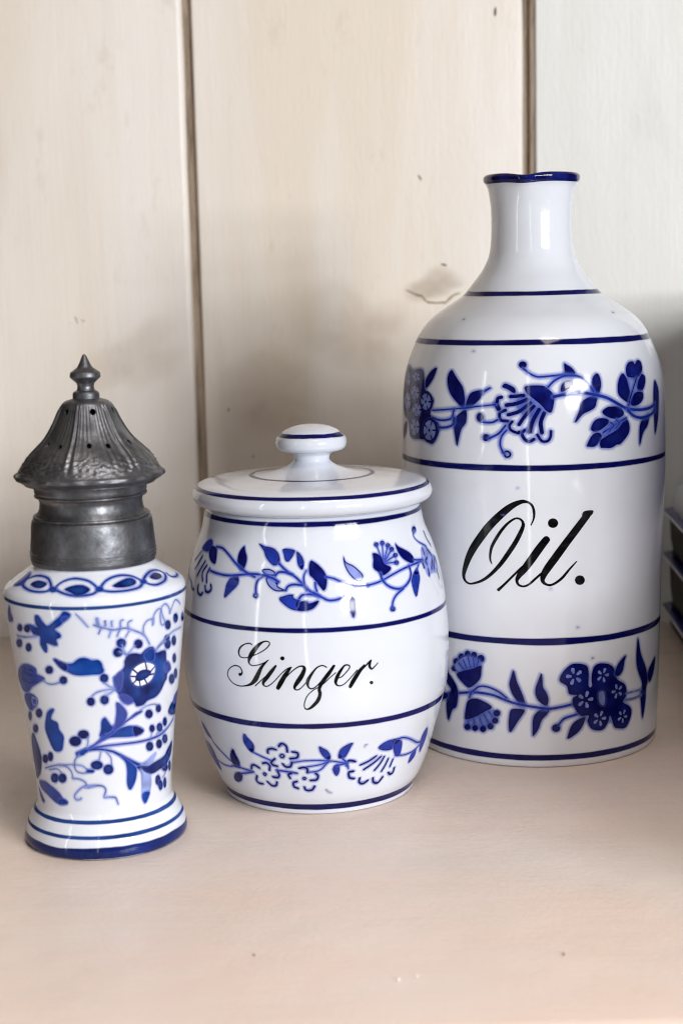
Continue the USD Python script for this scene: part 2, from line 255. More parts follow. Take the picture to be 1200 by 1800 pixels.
DECOR = {
'bottle': {
'letter': [["S","K",[[-6.89,93.21,0.39],[-5.93,95.38,0.59],[-5.73,97.8,0.88],[-6.38,100.23,0.83],[-7.89,101.53,0.83],[-9.89,101.77,1.37],[-12.66,100.77,1.96],[-15.59,98.77,2.55],[-18.58,96.16,2.85],[-22.17,92.59,3.04],[-25.48,88.49,3.04],[-28.71,84.09,2.94],[-31.06,79.94,2.55],[-32.67,75.83,1.96],[-33.21,73.28,1.37],[-32.55,71.36,0.88],[-30.72,70.49,0.69],[-28.74,70.82,0.78],[-25.71,71.97,0.98],[-22.49,74.17,1.18],[-18.84,77.82,1.47],[-15.8,81.86,1.67],[-12.81,86.34,1.67],[-10.84,90.03,1.57],[-9.76,92.71,1.28],[-9.85,94.41,0.88],[-11.04,95.51,0.69],[-12.72,95.49,0.69],[-15.17,93.83,0.88],[-17.66,91.07,1.08],[-19.97,87.57,1.18],[-21.54,84.55,1.08],[-22.11,81.58,0.88],[-22.03,79.86,0.64],[-21.49,78.56,0.34]]]],
'letter_1': [["S","K",[[-1.4,87.82,2.65],[-3.66,84.93,2.85],[-6.56,80.81,2.85],[-9.48,76.88,2.55],[-11.35,74.54,1.86],[-12.15,72.66,1.08],[-11.37,71.1,0.83],[-9.52,70.65,0.69],[-7.57,71.5,0.78],[-5.62,73.23,0.88],[-3.19,75.41,0.78]]],["S","K",[[-19.07,69.09,1.18],[-18.04,69.98,0.98],[-15.91,72.04,0.83],[-12.91,75.09,0.78],[-10.2,77.84,0.69]]],["P","K",[[-2.69,88.23],[-0.05,88.08],[-1.01,86.35],[-3.18,86.87]]],["P","K",[[2.89,93.77],[2.35,92.55],[1.06,92.08],[-0.24,92.62],[-0.78,93.87],[-0.24,95.09],[1.04,95.57],[2.34,95.02]]]],
'letter_2': [["S","K",[[13.82,96.14,2.75],[10.03,91.52,2.85],[6.06,86.61,2.85],[2.15,81.41,2.94],[-0.77,77.48,2.75],[-2.32,74.91,2.26],[-2.71,72.72,1.37],[-1.5,71.42,0.88],[0.21,71.09,0.78],[2.17,71.87,0.88],[4.64,73.74,0.98],[7.12,76.57,0.78],[9.89,79.35,0.44]]],["P","K",[[12.6,97.62],[16.17,97.68],[15.25,95.8],[12.02,95.77]]]],
'full_stop': [["P","K",[[13.18,72.27],[12.62,71.06],[11.26,70.64],[9.9,71.25],[9.33,72.53],[9.88,73.74],[11.22,74.18],[12.6,73.57]]]],
'painted_leaf_1': [["P","N",[[-38.96,148.59],[-40.22,146.89],[-40.31,144.8],[-39.45,141.93],[-37.56,139.12],[-34.85,136.75],[-32.31,134.79],[-31.61,136.04],[-31.87,139.3],[-32.95,142.55],[-35.58,145.36],[-37.5,147.38]]]],
'painted_leaf_2': [["P","N",[[-31.34,134.83],[-30.92,137.29],[-29.61,140.18],[-27.34,141.25],[-24.85,141.5],[-24.37,140.9],[-25.4,138.65],[-27.62,136.56],[-29.92,135.07]]],["P","M",[[-24.7,141.18],[-22.02,142.63],[-21.64,142.15],[-24.14,140.7]]]],
'painted_leaf_3': [["P","N",[[-31.09,134.22],[-32.77,133.75],[-35.23,131.81],[-36.22,130.12],[-36.3,128.05],[-35.16,121.91],[-34.55,121.94],[-33.17,126.96],[-31.25,129.51],[-30.8,131.57]]]],
'painted_stem': [["S","M",[[-47.26,133.48,0.5],[-41.19,134.01,0.5],[-35.81,134.66,0.5],[-31.35,135.03,0.5],[-26.24,135.78,0.5],[-19.68,136.51,0.5]]],["S","M",[[-47.16,130.77,0.67],[-43.41,130.16,0.67],[-39.97,130.35,0.67],[-37.29,131.31,0.67],[-36.31,134.23,0.67]]],["S","M",[[-43.96,127.42,0.76],[-39.93,127.66,0.76],[-36.72,128.86,0.76],[-36.25,131.35,0.76]]],["S","M",[[-18.79,131.05,0.67],[-20.91,130.12,0.67],[-24.38,130.13,0.67]]],["S","M",[[-15.86,129.06,0.67],[-18.36,126.18,0.67],[-21.75,124.49,0.67]]],["S","M",[[-15.44,127.44,0.59],[-17.31,124.98,0.59],[-17.74,122.12,0.59],[-16.7,119.29,0.59]]],["S","M",[[-9.4,149.27,0.59],[-7.28,147.61,0.59],[-5.19,146.56,0.59],[-3.53,146.25,0.59],[-0.18,146.47,0.59],[6.22,146.91,0.59]]],["S","M",[[-0.49,142.64,0.67],[1.86,144.8,0.67],[5.32,146.33,0.67],[8.8,146.42,0.67],[11.41,145.92,0.67],[14.38,143.78,0.67],[16.41,140.45,0.67]]],["S","M",[[1.49,139.17,1.01],[6.3,139.96,1.01],[11.46,140.26,1.01],[16.34,139.44,1.01],[21.97,137.94,1.01],[26.99,135.41,1.01],[31.37,133.49,1.01],[37.64,132.61,1.01],[44.54,132.68,1.01],[49.46,133.74,1.01]]],["S","M",[[31.35,133.08,1.01],[34.28,130.81,1.01],[38.89,129.62,1.01],[45.25,130.12,1.01],[49.25,131.66,1.01]]]],
'painted_leaf_4': [["P","N",[[-46.95,148.97],[-49.5,148.24],[-52.07,145.59],[-52.81,143.44],[-51.82,141.38],[-49.61,143.17],[-48.01,145.34]]]],
'painted_blossom_1': [["P","N",[[-74.25,148.75],[-65.25,147.49],[-56.2,147.95],[-52.5,140.93],[-48.22,138.64],[-46.76,136.63],[-48.53,131.94],[-43.98,128.88],[-43.64,125.56],[-47.05,121.13],[-52.68,122.38],[-62.87,122.33],[-65.51,128.11],[-73.07,131.79],[-78.73,144.49]]],["P","N",[[-67.72,127.92],[-72.89,124.83],[-72.84,121.12],[-68.08,123.99]]],["F","N",[[-56.41,145.38],[-56.9,143.49],[-59.46,142.57],[-62.93,143.14],[-65.36,144.89],[-64.79,146.82],[-61.65,147.77],[-58.24,147.16]]],["F","N",[[-65.58,144.01],[-65.46,141.28],[-67.93,139.98],[-72.18,140.82],[-77.54,143.24],[-79.55,145.92],[-73.66,147.46],[-68.52,146.6]]],["F","N",[[-47.22,136.61],[-48.2,133.75],[-51.01,132.41],[-54.21,133.37],[-55.82,136.1],[-54.67,139],[-51.64,140.34],[-48.57,139.34]]],["F","N",[[-55.5,139.49],[-56.34,136.9],[-59.19,135.66],[-62.69,136.48],[-64.71,138.91],[-63.8,141.54],[-60.58,142.8],[-57.18,141.94]]],["F","N",[[-62.77,136.05],[-63.59,133.12],[-66.47,131.69],[-70.39,132.57],[-73.04,135.27],[-71.62,138.3],[-67.85,139.77],[-64.34,138.81]]],["F","N",[[-54.45,126.89],[-55.59,123.95],[-58.64,122.5],[-62.17,123.37],[-63.87,126.11],[-62.31,129.12],[-58.82,130.59],[-55.7,129.64]]],["F","N",[[-44.07,126.37],[-45.27,123.04],[-48.38,121.45],[-51.78,122.54],[-53.31,125.71],[-51.86,129.1],[-48.49,130.68],[-45.34,129.54]]],["F","N",[[-52.94,133.33],[-53.97,130.88],[-56.92,129.67],[-60.35,130.4],[-62.09,132.68],[-60.71,135.2],[-57.36,136.42],[-54.25,135.63]]]],
'painted_flower_1': [["P","L",[[-9.73,139.55],[-4.85,137.49],[-2.84,134.64],[-5.68,132.27],[-9.72,133.11],[-12.17,136.74]]],["S","N",[[-14.04,139.36,1.26],[-9.32,139.75,1.26]]],["S","N",[[-15.47,136.34,1.35],[-11.76,136.94,1.35],[-8.09,138.33,1.35]]],["S","N",[[-14.83,132.91,1.26],[-11.35,133.92,1.26],[-8.91,135.52,1.26],[-6.88,137.11,1.26]]],["S","N",[[-10.94,129.48,1.26],[-9.32,131.9,1.26],[-7.29,134.3,1.26],[-5.67,135.89,1.26]]],["S","N",[[-7.11,127.04,1.26],[-6.5,129.86,1.26],[-5.28,132.67,1.26]]],["S","N",[[-8.93,127.45,1.09],[-9.94,126.24,1.09],[-8.94,124.21,1.09],[-7.33,123.39,1.09],[-5.72,124.19,1.09]]],["S","N",[[-15.88,134.52,1.09],[-17.96,133.49,1.09],[-17.53,131.07,1.09],[-15.03,130.68,1.09]]],["S","N",[[-13.39,130.49,0.93],[-14.41,129.07,0.93],[-13.8,127.45,0.93],[-11.36,126.45,0.93],[-10.95,126.85,0.93]]],["S","N",[[-19.26,136.71,1.68],[-18.39,135.1,1.68]]],["S","N",[[-18.93,137.52,1.18],[-18.65,138.74,1.18],[-17.38,139.15,1.18]]],["P","N",[[-16.25,144.01],[-17.06,142.79],[-15.13,141.98],[-13.03,140.69],[-12.2,141.09],[-12.64,142.39],[-14.33,143.4]]],["S","N",[[-7.11,127.04,1.43],[-6.09,130.66,1.43],[-3.85,134.66,1.43]]],["S","N",[[-2.89,126.58,1.43],[-3.27,130.22,1.43],[-2.04,133.42,1.43]]],["S","N",[[-4.5,125.79,0.93],[-2.9,123.54,0.93],[-0.89,123.51,0.93],[0.13,124.9,0.93],[0.35,126.92,0.93]]],["P","N",[[-8.92,142.77],[-6.45,143.26],[-2.34,143.08],[-0.1,141.62],[1.38,139.78],[1.59,137.76],[0.6,133.77],[-1.22,134.21],[-3.23,136.46],[-5.25,138.1],[-7.28,139.73],[-8.3,140.75]]]],
'painted_bud_61': [["P","N",[[-24.04,131.89],[-24.42,130.73],[-25.36,130.23],[-26.31,130.68],[-26.72,131.82],[-26.34,132.98],[-25.39,133.49],[-24.44,133.03]]]],
'painted_bud_62': [["P","N",[[-21.8,124.69],[-22.19,123.79],[-23.14,123.39],[-24.1,123.73],[-24.5,124.62],[-24.1,125.52],[-23.14,125.92],[-22.19,125.57]]]],
'painted_bud_63': [["O","N",[[-16.29,119.29,0.59],[-15.26,119.92,0.59],[-14.15,119.12,0.59],[-14.44,118.09,0.59],[-15.67,117.87,0.59]]]],
'painted_bud_64': [["P","N",[[-8.31,150.71],[-8.73,149.83],[-9.74,149.48],[-10.78,149.85],[-11.23,150.74],[-10.83,151.63],[-9.8,151.99],[-8.75,151.61]]]],
'painted_leaf_5': [["P","N",[[5.88,150.84],[5.87,148.14],[6.21,146.71],[9.22,146.2],[9.77,147.61],[8.6,149.29],[6.94,150.39]]]],
'painted_leaf_6': [["P","N",[[4.03,141.11],[4.53,143.31],[6.08,144.48],[8.24,144.61],[8.6,143.59],[7.23,142.02],[5.07,140.88]]]],
'painted_leaf_7': [["P","N",[[18.7,146.85],[16.89,145.71],[16.21,143.7],[16.41,140.45],[17.49,139.19],[18.69,139.73],[19.76,142.32],[19.7,145.17]]]],
'painted_leaf_8': [["P","N",[[17.91,138.36],[16.31,138.84],[13.58,138.15],[11.55,136.63],[10.84,134.24],[9.28,130.67],[9.06,129.95],[9.7,130.05],[12.11,132.57],[14.79,133.66],[16.86,134.77],[17.62,136.75]]]],
'painted_leaf_9': [["P","L",[[31.96,144.53],[38.44,144.13],[38.22,139.59],[33.88,135.36],[32.09,135.9]]],["P","N",[[32.44,145.33],[32.7,148.22],[34.73,150.01],[37.62,150.28],[38.22,149.18],[40.39,150.56],[42.53,150],[42.65,147.64],[41.13,145.63],[38.49,144.34],[34.48,144.58]]],["P","N",[[30.53,146.26],[28.5,144.72],[27.23,141.92],[27.43,138.65],[30.92,135.97],[32.69,135.86],[33.19,138.69],[32.65,141.6],[31.96,144.53]]],["P","N",[[41.84,145.38],[43.53,144.22],[42.81,141.76],[40.38,139.44],[37.59,140.04],[37.96,142.09],[40,144.45]]],["P","N",[[36.09,138.91],[40.29,138.82],[40.85,136.92],[38.85,135],[35.72,134.2],[33.53,134.57],[33.32,136.22]]],["S","N",[[37.74,144.18,0.5],[35.39,141.01,0.5],[33.43,137.85,0.5],[32.02,134.67,0.5]]]],
'painted_leaf_10': [["P","L",[[19.7,125.69],[22.65,128.76],[29.52,130.34],[30.62,129.03],[25.65,126.11],[20.64,124]]],["P","N",[[19.85,132.99],[21.83,134.5],[24.85,134.73],[28.01,134.12],[29.58,131.97],[28.43,130.83],[25.22,130.23],[21.73,131.26]]],["P","N",[[15.12,127.37],[16.52,129.93],[18.85,130.82],[21.71,130.45],[22.66,129.17],[20.2,127.28],[17.84,126.2],[16.01,126.3]]],["P","N",[[13.51,121.36],[15.09,124.32],[16.91,125.65],[18.76,125.54],[19.45,124.07],[17.8,121.73],[16.41,120.79],[14.17,120.91]]],["P","N",[[18.95,120.43],[18.97,122.88],[21.61,124.34],[25.65,126.11],[29.49,129.11],[31.21,129.4],[32.32,126.85],[31.38,124.04],[27.71,121.04],[26.11,120.96],[23.54,119.92],[20.6,120.12]]],["S","M",[[20.18,125.66,0.59],[24.65,127.82,0.59],[30.66,130.26,0.59]]],["S","M",[[22.6,125.91,0.38],[24.65,127.82,0.38],[23.16,129.14,0.38]]],["S","M",[[25.66,126.93,0.38],[27.28,128.66,0.38],[25.72,129.79,0.38]]]],
'painted_leaf_11': [["P","N",[[44.37,130.2],[40.32,129.09],[38.09,126.79],[37.63,120.61],[38.32,120.33],[40.18,124.12],[43.37,126.74]]]],
'painted_leaf_12': [["P","N",[[51.35,142.42],[49.18,139.21],[48.41,133.83],[48.82,123.72],[49.89,123.61],[52.51,128.84],[53.98,135.47],[54.08,139.26]]]],
'painted_flower_2': [["P","N",[[-36.99,37.52],[-37.44,36.65],[-38.48,36.15],[-39.53,36.31],[-39.95,37.05],[-39.48,37.93],[-38.41,38.44],[-37.39,38.26]]],["P","N",[[-35.92,40.3],[-36.38,39.31],[-37.45,38.76],[-38.51,38.98],[-38.93,39.84],[-38.45,40.85],[-37.37,41.4],[-36.33,41.17]]],["P","N",[[-33.59,42.37],[-34.03,41.35],[-35.05,40.82],[-36.07,41.07],[-36.47,41.96],[-36.01,42.98],[-34.98,43.53],[-33.98,43.27]]],["P","N",[[-30.95,43.79],[-31.34,42.79],[-32.25,42.28],[-33.15,42.56],[-33.51,43.46],[-33.1,44.47],[-32.18,44.98],[-31.3,44.69]]],["P","N",[[-28.1,43.68],[-28.49,42.69],[-29.4,42.2],[-30.3,42.48],[-30.66,43.39],[-30.26,44.39],[-29.34,44.89],[-28.45,44.59]]],["P","N",[[-25.08,42.7],[-25.52,41.62],[-26.53,41.09],[-27.54,41.41],[-27.94,42.4],[-27.49,43.49],[-26.47,44.03],[-25.48,43.7]]],["P","L",[[-37.35,36.59],[-38.12,38.88],[-32.65,42.71],[-26.76,41.67],[-26.55,39.96],[-31.25,37.67],[-35.98,36.36]]],["S","M",[[-33.83,37.33,0.34],[-36.16,39.61,0.34]]],["S","M",[[-32.51,37.94,0.34],[-34.25,41.19,0.34]]],["S","M",[[-30.98,38.36,0.34],[-32.04,42.57,0.34]]],["S","M",[[-29.47,38.98,0.34],[-29.64,42.43,0.34]]],["S","M",[[-28.24,39.34,0.34],[-27.47,42.02,0.34]]],["P","N",[[-37.38,35.49],[-33.83,37.11],[-29.73,38.51],[-26.55,39.96],[-26.35,38.25],[-26.88,35.15],[-28.87,32.75],[-31.67,30.86],[-33.71,31.66],[-36.07,33.5]]]],
'painted_flower_3': [["P","L",[[-33.78,18.48],[-28.64,20.11],[-22.39,23.45],[-20.11,22.36],[-21.07,19.22],[-25.81,16.08],[-33.35,15.02]]],["S","M",[[-32.21,18.72,0.34],[-32.69,16,0.34]]],["S","M",[[-30.15,19.24,0.34],[-29.63,16.02,0.34]]],["S","M",[[-27.65,20.45,0.34],[-26.19,16.25,0.34]]],["S","M",[[-25.7,21.57,0.34],[-23.32,17.59,0.34]]],["S","M",[[-23.79,22.87,0.34],[-21.15,19.87,0.34]]],["P","N",[[-33.11,24.3],[-31.78,26.25],[-29,27.06],[-26.09,26.54],[-22.6,24.95],[-22.85,23.84],[-24.73,22.77],[-28.64,20.33],[-32.21,18.72],[-34.04,18.88]]],["P","N",[[-31.56,15.74],[-31.98,14.83],[-32.95,14.33],[-33.92,14.52],[-34.3,15.3],[-33.87,16.22],[-32.88,16.72],[-31.93,16.52]]],["P","N",[[-28.24,15.77],[-28.62,14.94],[-29.51,14.49],[-30.4,14.69],[-30.75,15.41],[-30.36,16.25],[-29.46,16.7],[-28.59,16.5]]],["P","N",[[-24.76,15.85],[-25.16,14.94],[-26.08,14.46],[-27,14.71],[-27.36,15.53],[-26.96,16.46],[-26.03,16.93],[-25.12,16.68]]],["P","N",[[-21.7,17.19],[-22.08,16.29],[-22.97,15.84],[-23.86,16.1],[-24.22,16.93],[-23.83,17.84],[-22.93,18.29],[-22.05,18.02]]],["P","N",[[-19.83,19.55],[-20.21,18.72],[-21.08,18.3],[-21.96,18.55],[-22.31,19.32],[-21.93,20.16],[-21.05,20.58],[-20.18,20.32]]],["P","N",[[-18.98,22.54],[-19.39,21.65],[-20.36,21.21],[-21.32,21.47],[-21.71,22.3],[-21.3,23.2],[-20.33,23.64],[-19.37,23.37]]]],
'painted_leaf_13': [["P","N",[[-42.55,37.93],[-43.32,34.05],[-42.5,31.11],[-40.75,29.21],[-40.79,27.88],[-42.71,25.32],[-43.18,20.8],[-42.4,16.5],[-40.13,20.93],[-38.05,22.63],[-37.08,27.19],[-37.55,30.2],[-39.45,32.96],[-41.73,35.21]]]],
'painted_leaf_14': [["P","N",[[-48.09,22.92],[-45.22,26.4],[-42.65,26.88],[-42.71,25.32],[-45.99,23.8]]]],
'painted_leaf_15': [["P","N",[[-13.64,39.01],[-14.62,36.59],[-15.31,33.54],[-14.25,30.14],[-12.53,27.63],[-11.24,25.95],[-9.3,26.02],[-10.14,29.45],[-11.41,32.43],[-12.47,34.97]]]],
'painted_leaf_16': [["P","N",[[-3.26,38.14],[-4.33,35.57],[-5.41,32.55],[-5.42,29.97],[-3.92,27.39],[-1.34,25.85],[-0.57,28.21],[-1.34,30.81],[-2.63,32.98],[-2.84,35.99]]]],
'painted_leaf_17': [["P","N",[[-14.74,24.05],[-12.12,24.62],[-9.74,24.28],[-9.96,22.97],[-12.16,19.85],[-14.38,16.25],[-15.27,15.54],[-15.7,17.04],[-15.57,20.97]]]],
'painted_leaf_18': [["P","N",[[-0.48,24.33],[-3.5,24.36],[-5.65,22.63],[-6.53,20.02],[-6.55,14.8],[-6.12,14.59],[-4.38,17],[-3.08,20.47],[-1.13,22.61]]]],
'painted_stem_1': [["S","M",[[-42.65,26.88,0.84],[-35.67,28.3,0.84],[-30.95,29.21,0.84],[-27,29.49,0.84],[-21.84,29.16,0.84],[-17.36,27.79,0.84],[-12.97,26.53,0.84],[-8.65,25.82,0.84],[-4.36,25.23,0.84],[-0.05,24.75,0.84],[4.31,25.25,0.84],[9.66,26.22,0.84]]],["S","M",[[-30.44,29.49,0.59],[-27.43,31.83,0.59],[-23.64,32.02,0.59],[-19.55,30.65,0.59],[-16.46,28.5,0.59]]],["S","M",[[-30.95,28.99,0.59],[-31.76,27.13,0.59]]],["S","M",[[3.45,18.79,0.76],[5.65,20.85,0.76],[9.69,21.89,0.76],[11.99,22.44,0.76]]],["S","L",[[31.96,24.63,1.09],[37.35,24.27,1.09],[42.84,24.45,1.09]]],["S","L",[[33.17,27.04,0.84],[37.26,26.93,0.84],[42.74,26.68,0.84]]]],
'painted_bud_65': [["P","N",[[3.94,17.25],[3.48,16.23],[2.36,15.84],[1.24,16.31],[0.78,17.37],[1.24,18.4],[2.35,18.79],[3.47,18.32]]]],
'painted_leaf_19': [["P","N",[[13.88,20.87],[10.62,19.86],[8.36,17.87],[6.81,13.61],[7.49,13.13],[10.21,14.68],[12.04,16.26],[13.43,18.74]]]],
'painted_blossom_2': [["P","N",[[6.45,39.98],[9.1,41.32],[13.68,40.53],[15.11,38.03],[15.18,32.43],[16.62,32.28],[16.34,35.76],[17.49,39.51],[20.45,40.47],[24.65,39.28],[26.9,37.01],[28.13,33.35],[32.43,30.46],[33.19,26.38],[31.35,24.09],[35.32,21.59],[36.46,18.72],[33.57,13.99],[28.58,14.48],[26.8,15.66],[25.03,19.89],[23.99,17.42],[21.91,15.1],[18.83,15.08],[16.33,16.26],[14.85,19.03],[15.3,21.16],[12,21.48],[9.22,25.17],[8.75,28.23],[10.55,29.39],[7.39,30.04],[6.48,33.11],[3.84,34.96],[4.27,37.52]]],["B","L",[[9.36,36.58,3.99,4.36]]],["B","L",[[21.3,35.83,3.36,4.25]]],["B","L",[[13.82,27.37,3.99,4.59]]],["B","L",[[28.24,28.76,3.36,4.91]]],["B","L",[[20.02,19.51,3.57,4.48]]],["B","L",[[31.18,18.63,3.15,4.96]]],["P","L",[[19.62,29.34],[21.66,29.51],[22.24,26.39],[21.75,24.29],[19.93,25.83]]]],
'painted_leaf_20': [["P","N",[[32.41,41.78],[29.13,39.7],[27.46,37.36],[27.22,35.23],[28.97,34.52],[31.02,36.36],[31.85,39.7]]]],
'painted_leaf_21': [["P","N",[[39.82,47.02],[39.06,43.23],[39.03,38.43],[40.36,34.23],[43.52,28.73],[42.37,25.44],[42.99,20.87],[44.14,15.72],[45.06,15.73],[46.66,21.82],[46.94,26.2],[48.32,29.45],[45.96,34.84],[42.1,40.47]]]],
'painted_leaf_22': [["P","N",[[48.26,30.35],[49.16,33.26],[54.74,36.45],[56.47,35.61],[54.48,31.15],[50.69,28.02]]]],
'glaze_speck_72': [["P","G",[[-41.52,169.24],[-41.48,169.05],[-41.72,168.97],[-42.11,169.04],[-42.42,169.23],[-42.47,169.43],[-42.22,169.51],[-41.83,169.43]]]],
'glaze_speck_73': [["P","G",[[41.87,171.19],[41.27,170.95],[40.65,170.87],[40.36,170.99],[40.58,171.24],[41.18,171.48],[41.83,171.56],[42.12,171.44]]]],
'glaze_speck_74': [["P","G",[[-29.94,155.81],[-30.04,155.7],[-30.33,155.65],[-30.65,155.69],[-30.8,155.81],[-30.7,155.92],[-30.4,155.97],[-30.09,155.93]]]],
'glaze_speck_75': [["P","G",[[-11.23,106.65],[-11.3,106.52],[-11.45,106.46],[-11.6,106.52],[-11.66,106.65],[-11.6,106.78],[-11.45,106.84],[-11.3,106.78]]]],
'glaze_speck_76': [["P","G",[[10.88,54.85],[10.79,54.7],[10.58,54.65],[10.36,54.73],[10.27,54.89],[10.36,55.04],[10.57,55.09],[10.79,55.01]]]],
'glaze_speck_77': [["P","G",[[17.12,42.77],[17.01,42.49],[16.73,42.4],[16.45,42.55],[16.33,42.85],[16.44,43.14],[16.72,43.23],[17,43.08]]]],
'glaze_speck_78': [["P","G",[[-16.78,96.81],[-16.83,96.69],[-16.95,96.64],[-17.06,96.69],[-17.1,96.8],[-17.05,96.91],[-16.94,96.96],[-16.83,96.91]]]],
'glaze_speck_79': [["P","G",[[0.54,69.71],[0.49,69.61],[0.35,69.58],[0.22,69.62],[0.16,69.72],[0.22,69.82],[0.35,69.86],[0.49,69.81]]]],
},
'ginger': {
'letter': [["S","K",[[-21.19,65.98,0.29],[-22.11,66.43,0.38],[-24.04,65.97,0.38],[-25.83,64.6,0.67],[-26.38,62.87,0.57],[-25.7,61.6,0.38],[-24.01,61.4,0.29],[-21.81,61.99,0.29],[-19.16,63.17,0.29],[-16.58,64.67,0.33],[-15.07,66.17,0.38],[-14.82,67.12,0.33],[-15.68,67.54,0.38],[-17.11,67.27,0.52],[-18.91,66.02,1.14],[-20.47,64.15,1.62],[-21.7,62.38,1.52],[-22.38,60.89,0.95],[-22.31,59.69,0.48],[-21.09,59.03,0.33],[-18.71,59.52,0.33],[-16.63,60.39,0.33],[-15.35,61.28,0.38]]],["S","K",[[-15.5,61.18,0.33],[-17.7,58.88,0.95],[-19.08,56.36,1.52],[-20.2,54.33,1.62],[-21.86,52.72,0.95],[-23.8,51.94,0.48],[-26.38,51.54,0.33],[-29.02,52.12,0.33],[-30.81,53.57,0.33],[-31.37,55.2,0.33],[-30.34,57.05,0.33],[-28.15,58.31,0.33],[-26.11,58.08,0.38],[-25.19,56.73,0.43],[-25.46,55.73,0.67],[-26.16,55.5,1.05]]]],
'letter_1': [["S","K",[[-12.78,59.51,0.67],[-14.22,57.66,1.24],[-16.2,55.13,1.33],[-17.37,53.5,0.95],[-16.89,52.48,0.43],[-15.62,52.57,0.33],[-13.59,54.09,0.29],[-11.31,56.6,0.29],[-9.09,58.59,0.33],[-7.41,59.25,0.33]]],["S","K",[[-20.27,52.25,0.33],[-18.65,53.74,0.33],[-16.53,55.69,0.29]]],["P","K",[[-9.71,62.15],[-9.93,61.67],[-10.45,61.46],[-10.96,61.64],[-11.16,62.1],[-10.94,62.58],[-10.42,62.79],[-9.92,62.61]]]],
'letter_2': [["S","K",[[-7.89,58.95,0.76],[-9.38,56.9,1.33],[-11.15,53.96,1.62],[-12.18,52.09,1.33]]],["S","K",[[-11.92,52.48,0.29],[-10.41,54.47,0.29],[-8.18,57.08,0.33],[-5.52,59.22,0.38],[-3.87,59.61,0.57],[-3.19,58.79,1.05],[-3.95,56.74,1.43],[-5.42,54.48,1.52],[-6.55,52.74,0.95],[-6.43,51.78,0.48],[-5.26,51.7,0.33],[-3.82,52.9,0.29],[-2.13,54.81,0.29]]]],
'letter_3': [["S","K",[[4.03,59.08,0.38],[2.65,59.71,0.38],[0.77,58.96,0.48],[-1.06,56.71,0.86],[-2.23,54.57,1.14],[-2.09,52.65,0.57],[-0.94,51.96,0.38],[0.76,52.93,0.33],[2.77,55.16,0.33],[4.79,57.71,0.38]]],["S","K",[[6.47,59.39,0.86],[4.58,56.76,1.24],[2.41,53.98,1.24],[1.48,51.85,1.05],[1.71,50.15,1.14],[0.96,47.96,1.24],[-0.73,46.01,1.05],[-2.33,44.93,0.57],[-3.45,45.29,0.33],[-3.53,47.04,0.29],[-2.51,49.51,0.29],[-0.59,51.42,0.29],[2.25,53.03,0.29],[5.11,55.54,0.29],[7.03,57.1,0.29]]]],
'letter_4': [["S","K",[[6.98,55.04,0.33],[8.88,55.54,0.33],[10.83,57.3,0.33],[11.73,58.57,0.38],[11.27,59.33,0.43],[9.92,59.2,0.57],[8.21,57.02,1.05],[7.07,54.7,1.14],[7.03,53.27,0.67],[8.1,52.57,0.38],[9.78,53.07,0.29],[11.99,55.05,0.29],[14.23,57.38,0.33]]]],
'letter_5': [["S","K",[[16.75,58.79,0.57],[14.96,56.82,1.33],[12.93,54,1.43],[11.77,52.03,1.14]]],["S","K",[[12.43,53.32,0.24],[15.96,57.29,0.38],[18.02,59.22,0.57],[19.22,60.18,0.43],[18.79,59.37,0.86],[18.61,58.19,0.86],[19.36,57.18,0.57],[20.57,57.94,0.38],[21.65,58.91,0.33]]]],
'full_stop': [["P","K",[[19.82,52.49],[19.62,52.1],[19.14,52],[18.67,52.23],[18.49,52.66],[18.69,53.04],[19.17,53.15],[19.64,52.92]]]],
'painted_flower_1': [["P","M",[[-50.67,98.57],[-55.27,95.28],[-52.89,94.37],[-47.76,94.65],[-46.93,96.59],[-47.67,98.13]]],["P","N",[[-46.93,96.59],[-47.62,94.47],[-45.18,91.98],[-41.59,91.04],[-41.63,93.6],[-43.19,96.22]]],["S","N",[[-55.18,93.43,0.61],[-56.93,91.54,0.61],[-59.43,89.93,0.61]]],["S","N",[[-52.18,92.24,0.61],[-54.31,89.51,0.61],[-56.52,87.15,0.61]]],["S","N",[[-48.64,90.93,0.61],[-50.91,88.01,0.61],[-52.67,85.36,0.61]]],["S","N",[[-46.63,89.81,0.61],[-48.72,87.15,0.61],[-47.51,84.37,0.61]]],["S","N",[[-44.21,89.15,0.61],[-45.25,86.85,0.61],[-44.47,84.22,0.61]]],["S","N",[[-57.55,82.16,0.69],[-56.71,80.7,0.69],[-53.89,80.4,0.69]]],["S","N",[[-50.26,82.38,0.69],[-50.02,80.25,0.69],[-47.49,79.48,0.69],[-46.3,80.45,0.69]]],["S","N",[[-45.12,82.96,0.69],[-44.29,81.33,0.69],[-42.4,81.22,0.69],[-41.04,82.37,0.69],[-41.61,83.84,0.69]]],["S","M",[[-70.9,90.1,0.46],[-69.7,87.37,0.46],[-64.74,83.71,0.46],[-57.55,82.16,0.46]]]],
